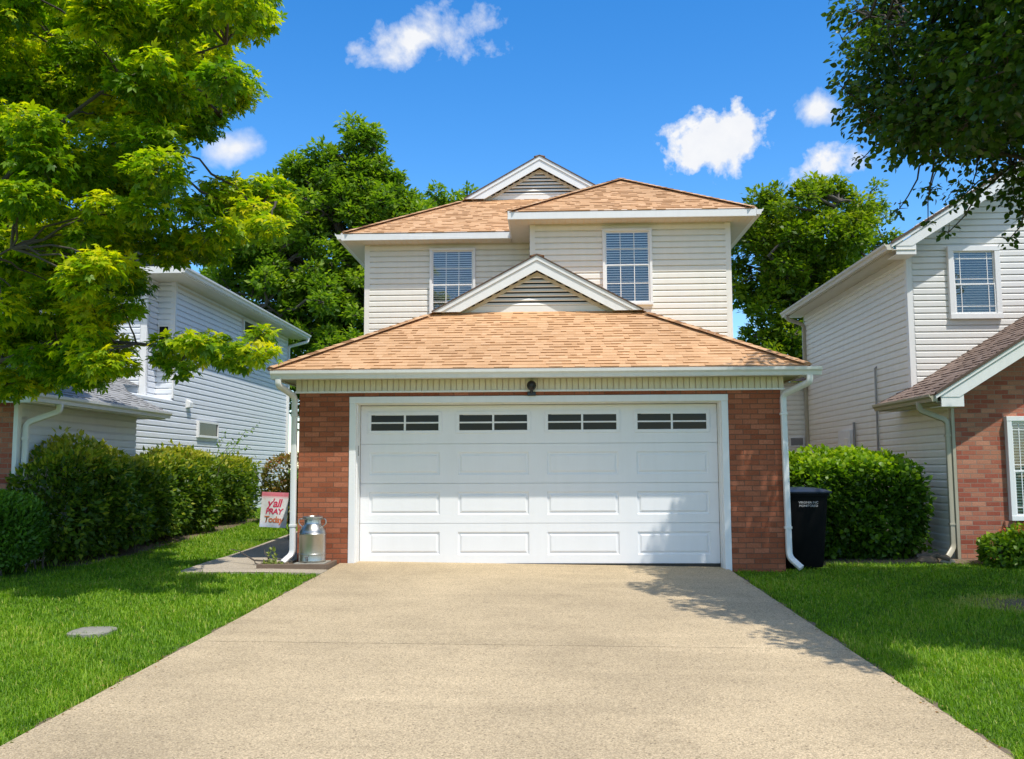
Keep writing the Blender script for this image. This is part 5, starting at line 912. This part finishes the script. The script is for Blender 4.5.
back_tree('leafy_tree', 'paler thin topped tree rising behind the right house roof', (12.6, 25), [(13.3, 25, 10.6, 1.3, 1.3, 1.9), (12.4, 25, 8.6, 2., 1.9, 2.0), (13.4, 25, 6.6, 2.6, 2.2, 2.4)], (24, 40, 50), 110, .18, 'back_leaf2', .2)

cl = [(x, 40+random.uniform(-2, 2), .45+random.uniform(0, .9), random.uniform(.9, 1.3)) for x in np.arange(-48, 48, .8)]
o = leaves('distant_bushes', None, 'back_leaf', *clump_leaves(cl, 9, .34, .9, .1, .8, .35, .3, .3), KITE); o['kind'] = 'stuff'
def shrub(name, label, cat, boxes, n_per_m2, size, m, shape, stems, upb=.8, rv=.3, wob=.10, tipup=0., fuzz=.12, base=.36, topk=.3, ex=3.4):
    """boxes = rounded blocks (x0,y0,x1,y1,z0,z1); leaves fill the outer shell"""
    cx = sum((b[0]+b[2])/2 for b in boxes)/len(boxes); cy = sum((b[1]+b[3])/2 for b in boxes)/len(boxes); g0 = gz(cx, cy)
    T = plant(name, (cx, cy, g0), label, cat)
    A = [[], [], [], [], []]
    for (x0, y0, x1, y1, za, zb) in boxes:
        hx, hy, hz = (x1-x0)/2, (y1-y0)/2, (zb-za)/2; area = 8*(hx*hy+hx*hz+hy*hz); n = int(area*n_per_m2)
        d = unit(n); e = ex; k = (np.abs(d)**e).sum(1)**(-1/e); d2 = d*k[:, None]            # superellipsoid: a clipped, rounded block
        q = 1-np.abs(RNG.normal(0, .15, n))+RNG.uniform(0, fuzz, n)*(RNG.uniform(size=n) < .3); q = np.clip(q, .25, 1.2)
        c = np.array([(x0+x1)/2, (y0+y1)/2, (za+zb)/2]); p = d2*q[:, None]*np.array([hx, hy, hz])+c
        w = (np.sin(p[:, 0]*4.1+1)*np.sin(p[:, 1]*3.7)*np.sin(p[:, 2]*5+2)+.6*np.sin(p[:, 0]*9)*np.sin(p[:, 1]*8.3+1)*np.sin(p[:, 2]*10))
        w2 = np.sin(p[:, 0]*1.9+2)*np.sin(p[:, 1]*1.7+.6)+.5*np.sin(p[:, 1]*3.1)
        p += d*(wob*w+.8*wob*w2)[:, None]
        nn = d*.9+np.array([0, 0, upb])+RNG.normal(scale=.45, size=(n, 3)); t = d*.9+RNG.normal(scale=.6, size=(n, 3)); t[:, 2] += tipup
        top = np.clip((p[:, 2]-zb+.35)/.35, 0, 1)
        r_ = np.clip(RNG.normal(base, .5*rv, n)+topk*top+.10*w, 0, 1)                           # sunlit tops painted in by a paler tone; bulges slightly paler too
        for a, v_ in zip(A, (p, t, nn, size*RNG.uniform(.65, 1.3, n), r_)): a.append(v_)
    A = [np.concatenate(a) for a in A]
    ok = A[0][:, 2] > g0-.0; A = [a[ok] for a in A]
    leaves('foliage', T, m, *A, shape)
    for (x0, y0, x1, y1, za, zb) in boxes:
        for _ in range(stems):
            st = MB(); x, y = random.uniform(x0+.15*(x1-x0), x1-.15*(x1-x0)), random.uniform(y0+.1*(y1-y0), y1-.1*(y1-y0))
            st.tube(curve((x, y, gz(x, y)-.05), (x+random.gauss(0, .2), y+random.gauss(0, .2), za+(zb-za)*.85), .02, 5, .06), [.016, .014, .012, .01, .008, .005], 5); st.build('stem', 'bark_grey', T)
    return T
hb = []
for k in range(8):
    y0 = -.35+k*1.02; g0 = gz(-6.4, y0+.5); hb.append((-7.0+.02*k+random.uniform(-.05, .05) if y0 < 2.6 else -7.2, y0-.3, -6.0-.03*k+random.uniform(-.10, .10), y0+1.38, g0+.10, (1.55 if k < 3 else 1.64)-.016*k+random.uniform(-.05, .06)))
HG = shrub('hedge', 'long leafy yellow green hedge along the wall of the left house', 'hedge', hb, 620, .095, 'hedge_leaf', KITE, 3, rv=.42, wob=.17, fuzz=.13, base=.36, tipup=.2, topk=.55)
sh_ = []                                            # loose shoots rising from the hedge top
for k in range(4):
    a = Vector((-6.35, 5.1+.12*k, 1.35)); e = a+Vector((random.uniform(.1, .9), random.uniform(-.1, .2), random.uniform(.35, .85))); pth = curve(a, e, .10, 8, .03); vs = MB(); vs.tube(pth, [.007-.0006*i for i in range(9)], 5); vs.build('shoot', 'stem', HG); sh_ += pth[1:]*5
n = len(sh_); P_ = np.array([tuple(p) for p in sh_])+RNG.normal(scale=.025, size=(n, 3)); t_ = unit(n); nn = unit(n)*.5+np.array([0, 0, .8])
leaves('shoot_leaves', HG, 'laurel_leaf', P_, t_, nn, RNG.uniform(.05, .08, n), RNG.uniform(.3, .9, n), KITE)
g0 = gz(-7, -.9)
shrub('clipped_shrub', 'dense clipped dark green shrub at the near end of the left hedge', 'shrub', [(-8.3, -1.5, -6.28, -.45, g0+.0, g0+1.02)], 2300, .06, 'yew_leaf', KITE, 8, upb=.6, wob=.03, tipup=.7, fuzz=.04, base=.24, topk=.55)
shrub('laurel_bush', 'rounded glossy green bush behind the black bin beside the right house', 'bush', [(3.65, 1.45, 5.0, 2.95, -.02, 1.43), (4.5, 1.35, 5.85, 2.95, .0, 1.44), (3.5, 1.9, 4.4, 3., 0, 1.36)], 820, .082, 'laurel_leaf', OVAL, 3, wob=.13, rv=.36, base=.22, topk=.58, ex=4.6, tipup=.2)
TS = shrub('flowering_shrub', 'low dark shrub with orange flowers against the right brick wall', 'shrub', [(6.25, .35, 7.0, 1.15, -.02, .33), (6.6, .35, 7.6, 1.2, -.02, .46)], 1000, .065, 'laurel_leaf', OVAL, 7, wob=.05)
n = 26; P_ = np.stack([RNG.uniform(6.35, 7.5, n), RNG.uniform(.22, .6, n), np.zeros(n)], 1); P_[:, 2] = .43+.15*np.clip((P_[:, 0]-6.3)/.6, 0, 1)+RNG.uniform(0, .07, n)
for q in P_:
    leaves('flower', TS, 'flower', q[None, :]+RNG.normal(scale=.012, size=(6, 3)), unit(6)+np.array([0, 0, .3]), unit(6)+np.array([0, 0, .6]), RNG.uniform(.032, .05, 6), RNG.uniform(0, 1, 6), KITE)
g0 = gz(-5.2, 6.6)
shrub('turning_shrub', 'small shrub with reddish yellow leaves behind the garden flag', 'shrub', [(-5.65, 6.2, -4.75, 7.1, g0+.15, 1.52), (-5.5, 6.1, -4.9, 6.9, g0+.05, .95)], 620, .085, 'red_leaf', KITE, 8, wob=.12, rv=.5)
g0 = gz(-3.45, -.3)
shrub('small_weed', 'small yellow green weed growing in front of the left downspout foot', 'plant', [(-3.54, -.40, -3.44, -.28, g0+.02, g0+.22), (-3.56, -.56, -3.3, -.46, g0+.02, g0+.06)], 900, .045, 'weed_leaf', KITE, 2, wob=.03)
# stones and a split log at the foot of the right bush
for k, (x, y, s_, lab, nm, m) in enumerate(((5.58, 1.15, .10, 'brown stone lying at the foot of the glossy bush', 'stone', 'earth'), (5.86, 1.12, .07, 'pale stone lying beside the tan downspout of the right house', 'stone', 'stone'))):
    m_ = MB(); g0 = gz(x, y); rr = [(random.uniform(.8, 1.15)) for _ in range(10)]
    loft(m_, [[(x+s_*q*rr[i]*math.cos(i*.628)*1.4, y+s_*q*rr[i]*math.sin(i*.628), g0-.03+h*s_) for i in range(10)] for q, h in ((.9, 0), (1.05, .4), (.9, .8), (.45, 1.05))])
    tag(m_.build(nm, m, smooth=True), lab, 'stone')
m_ = MB(); m_.tube([(5.45, 1.2, .05), (5.72, 1.12, .07), (5.86, 1.05, .02)], [.035, .04, .03], 9); tag(m_.build('broken_branch', 'bark_grey', smooth=True), 'short weathered branch lying by the right bush', 'branch')

# ------------------------------------------------------------------ grass blades
def grass():
    def sample(x0, x1, y0, y1, dens):
        n = int((x1-x0)*(y1-y0)*dens); return np.stack([RNG.uniform(x0, x1, n), RNG.uniform(y0, y1, n)], 1)
    P = np.concatenate([sample(-5.0, -2.6, -8.6, -5, 6500), sample(-8.5, -2.6, -5, -1, 3600), sample(-9, -2.6, -1, 3, 2600), sample(-7, -3.6, 3, 12, 1300),
                        sample(2.5, 4.6, -8.6, -5, 6500), sample(2.5, 8, -5, -1, 3400), sample(2.5, 9.5, -1, 1.6, 2800), sample(3.3, 6.1, 1.6, 6, 800)])
    x, y = P[:, 0], P[:, 1]
    dl = np.where(y < -1, -2.66+(1+y)*.038, -2.66); dr = np.where(y < 0, 2.53-y*.012, 2.53)
    edge = .03+.025*np.sin(y*9)+.02*np.sin(y*23+1)+RNG.normal(0, .02, len(y))
    k = ((x < dl+edge-.075) & (x > -40) & (x < 0)) | ((x > dr-edge+.075) & (x > 0))
    k &= ~((x > -4.5) & (x < 0) & (y > -.98))                                        # path
    k &= ~((np.abs(x-ux) < .15) & (np.abs(y-uy) < .12))                              # cover
    hb_ = (x < -6.05) & (y > -1.3) & (y < 8); k &= ~(hb_ & (RNG.uniform(size=len(x)) < .85))
    k &= ~((x > 3.3) & (x < 3.36+.7) & (y > .25) & (y < 1.0)); k &= ~((x > 2.4) & (x < 3.36) & (y > -.03))
    k &= ~((y > .95) & (x > 3.6) & (RNG.uniform(size=len(x)) < .9))
    wp_ = ((x-5.2)/.65)**2+((y+2.45)/.5)**2; k &= ~((wp_ < 1) & (RNG.uniform(size=len(x)) < .5))
    P = P[k]; x, y = P[:, 0], P[:, 1]; n = len(P)
    big = .5*np.sin(x*1.7+.6*np.sin(y*1.3))*np.sin(y*1.9+1)+.3*np.sin(x*4.3+2)*np.sin(y*3.9)+.25*np.sin(x*11)*np.sin(y*9.7)
    L = RNG.uniform(.028, .078, n)*(1+.4*big)*np.where(RNG.uniform(size=n) < .02, 1.5, 1); far = np.clip((y+6)/8, 0, 1); wd = .0028+.0032*far
    a = RNG.uniform(0, 2*np.pi, n); ln = RNG.uniform(.3, 1.1, n)
    d = np.stack([np.cos(a), np.sin(a), np.zeros(n)], 1); s_ = np.stack([-np.sin(a), np.cos(a), np.zeros(n)], 1)
    z = gz_np(x, y)-.04; b = np.stack([x, y, z], 1); up = np.array([0, 0, 1.])
    m1 = b+up*(L*.55)[:, None]+d*(L*ln*.25)[:, None]; tp = b+up*(L*(1-.35*ln))[:, None]+d*(L*ln*.9)[:, None]
    w = s_*wd[:, None]
    V = np.stack([b-w, b+w, m1+w*.8, m1-w*.8, tp], 1).reshape(-1, 3)
    i = (np.arange(n)*5)[:, None]; loops = (i+np.array([[0, 1, 2, 3, 3, 2, 4]])).ravel(); sizes = np.tile([4, 3], n)
    r_ = np.clip(RNG.normal(.50, .20, n)+.26*big, 0, 1); dry = RNG.uniform(size=n) < .02; r_[dry] = 1.
    r_ = np.where((((x-5.2)/.8)**2+((y+2.45)/.6)**2 < 1) & (RNG.uniform(size=n) < .6), 1., r_)
    o = np_mesh('grass', V, loops, sizes, np.repeat(r_, 2), 'grass'); o['kind'] = 'stuff'
grass()
# bits of dry leaf and clippings caught along the driveway edges
n = 420; sd = RNG.uniform(size=n) < .5; yy = RNG.uniform(-8.5, -.5, n); xx = np.where(sd, -2.66+np.minimum(1+yy, 0)*.038, 2.53-yy*.012)+RNG.normal(0, .035, n)
P_ = np.stack([xx, yy, gz_np(xx, yy)+.004], 1); t_ = unit(n)*np.array([1, 1, .15])
o = leaves('leaf_litter', None, 'red_leaf', P_, t_, np.array([0, 0, 1.])+RNG.normal(scale=.25, size=(n, 3)), RNG.uniform(.012, .03, n), RNG.uniform(.2, 1, n), KITE); o['kind'] = 'stuff'

# ------------------------------------------------------------------ sky, sun, camera
SUN = Vector((.33, -.426, 1.)).normalized()
w = bpy.data.worlds.new('World'); SC.world = w; w.use_nodes = True; nt = w.node_tree; nt.nodes.clear()
sky = nd(nt, 'ShaderNodeTexSky', dict(sky_type='NISHITA', sun_disc=False, sun_elevation=math.asin(SUN.z), sun_rotation=math.atan2(SUN.x, SUN.y), air_density=1., dust_density=.3, ozone_density=2.2, altitude=0.))
hs = nd(nt, 'ShaderNodeHueSaturation', None, Hue=.504, Saturation=1.40, Value=.95, Color=sky.outputs[0])
D_ = nd(nt, 'ShaderNodeTexCoord').outputs['Generated']
dn = nd(nt, 'ShaderNodeVectorMath', dict(operation='NORMALIZE'), i0=D_).outputs[0]
nz = nd(nt, 'ShaderNodeTexNoise', None, Vector=dn, Scale=17., Detail=9., Roughness=.58, Distortion=.25).outputs['Fac']
nz2 = nd(nt, 'ShaderNodeTexNoise', None, Vector=dn, Scale=42., Detail=6., Roughness=.6).outputs['Fac']
tot = None
for d, a, b_, th, k in CLOUDS:
    d = Vector(d).normalized(); e1 = d.cross(Vector((0, 0, 1))).normalized(); e2 = e1.cross(d)
    dot = lambda v: nd(nt, 'ShaderNodeVectorMath', dict(operation='DOT_PRODUCT'), i0=dn, i1=tuple(v)).outputs['Value']
    ca, sa = math.cos(th), math.sin(th)
    u = math_(nt, 'DIVIDE', dot(e1*ca+e2*sa), a); v = math_(nt, 'DIVIDE', dot(e2*ca-e1*sa), b_)
    rr = math_(nt, 'SQRT', math_(nt, 'ADD', math_(nt, 'MULTIPLY', u, u), math_(nt, 'MULTIPLY', v, v)))
    q = math_(nt, 'ADD', math_(nt, 'SUBTRACT', 1., rr), math_(nt, 'MULTIPLY_ADD', nz, 2.6, -1.3))
    q = math_(nt, 'ADD', q, math_(nt, 'MULTIPLY_ADD', nz2, .9, -.45))
    q = math_(nt, 'MULTIPLY', math_(nt, 'MULTIPLY', q, k, clamp=True), math_(nt, 'GREATER_THAN', dot(d), .5))
    tot = q if tot is None else math_(nt, 'MAXIMUM', tot, q)
# unseen bright clouds added behind the viewer to give neutral fill light
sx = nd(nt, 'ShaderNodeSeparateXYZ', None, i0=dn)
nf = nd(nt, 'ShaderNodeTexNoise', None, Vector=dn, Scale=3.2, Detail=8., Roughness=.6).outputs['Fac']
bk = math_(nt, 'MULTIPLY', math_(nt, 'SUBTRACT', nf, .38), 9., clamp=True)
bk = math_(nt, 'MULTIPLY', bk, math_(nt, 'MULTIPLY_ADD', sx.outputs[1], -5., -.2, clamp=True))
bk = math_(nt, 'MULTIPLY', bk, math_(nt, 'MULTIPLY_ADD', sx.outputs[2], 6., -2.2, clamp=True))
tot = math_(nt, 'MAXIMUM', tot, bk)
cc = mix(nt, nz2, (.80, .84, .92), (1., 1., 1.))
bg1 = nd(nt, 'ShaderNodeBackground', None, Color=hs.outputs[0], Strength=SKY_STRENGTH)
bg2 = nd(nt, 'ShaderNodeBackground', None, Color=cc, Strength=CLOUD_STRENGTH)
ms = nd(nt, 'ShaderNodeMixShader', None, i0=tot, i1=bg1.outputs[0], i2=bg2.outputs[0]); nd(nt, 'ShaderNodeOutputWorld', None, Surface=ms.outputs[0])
sl = bpy.data.lights.new('sun', 'SUN'); sl.energy = SUN_STRENGTH; sl.angle = math.radians(.53); sl.color = (1., .955, .88)
so = bpy.data.objects.new('sun', sl); COL.objects.link(so); so.rotation_euler = SUN.to_track_quat('Z', 'Y').to_euler(); so.location = (10, -14, 30)
cam = bpy.data.cameras.new('camera'); co = bpy.data.objects.new('camera', cam); COL.objects.link(co); SC.camera = co
f_, yaw, pitch, roll, ccx, cD, ch = 928.19, .039, .0949, -.0044, .1571, 12.5877, 1.3478
cam.sensor_width = 36; cam.lens = f_*36/1024; cam.clip_end = 2000; cam.clip_start = .05
F = Vector((-math.sin(yaw), math.cos(yaw), 0)); Rv = Vector((math.cos(yaw), math.sin(yaw), 0)); U = Vector((0, 0, 1))
F2 = F*math.cos(pitch)+U*math.sin(pitch); U2 = U*math.cos(pitch)-F*math.sin(pitch)
R3 = Rv*math.cos(roll)+U2*math.sin(roll); U3 = U2*math.cos(roll)-Rv*math.sin(roll)
co.matrix_world = Matrix(((R3.x, U3.x, -F2.x, ccx), (R3.y, U3.y, -F2.y, -cD), (R3.z, U3.z, -F2.z, ch), (0, 0, 0, 1)))
SC.view_settings.view_transform = 'Standard'; SC.view_settings.look = 'None'; SC.view_settings.exposure = EXPOSURE; SC.view_settings.gamma = 1.
SC.cycles.max_bounces = 8; SC.cycles.transparent_max_bounces = 12
for o in bpy.data.objects:
    if '_o' in o: del o['_o']
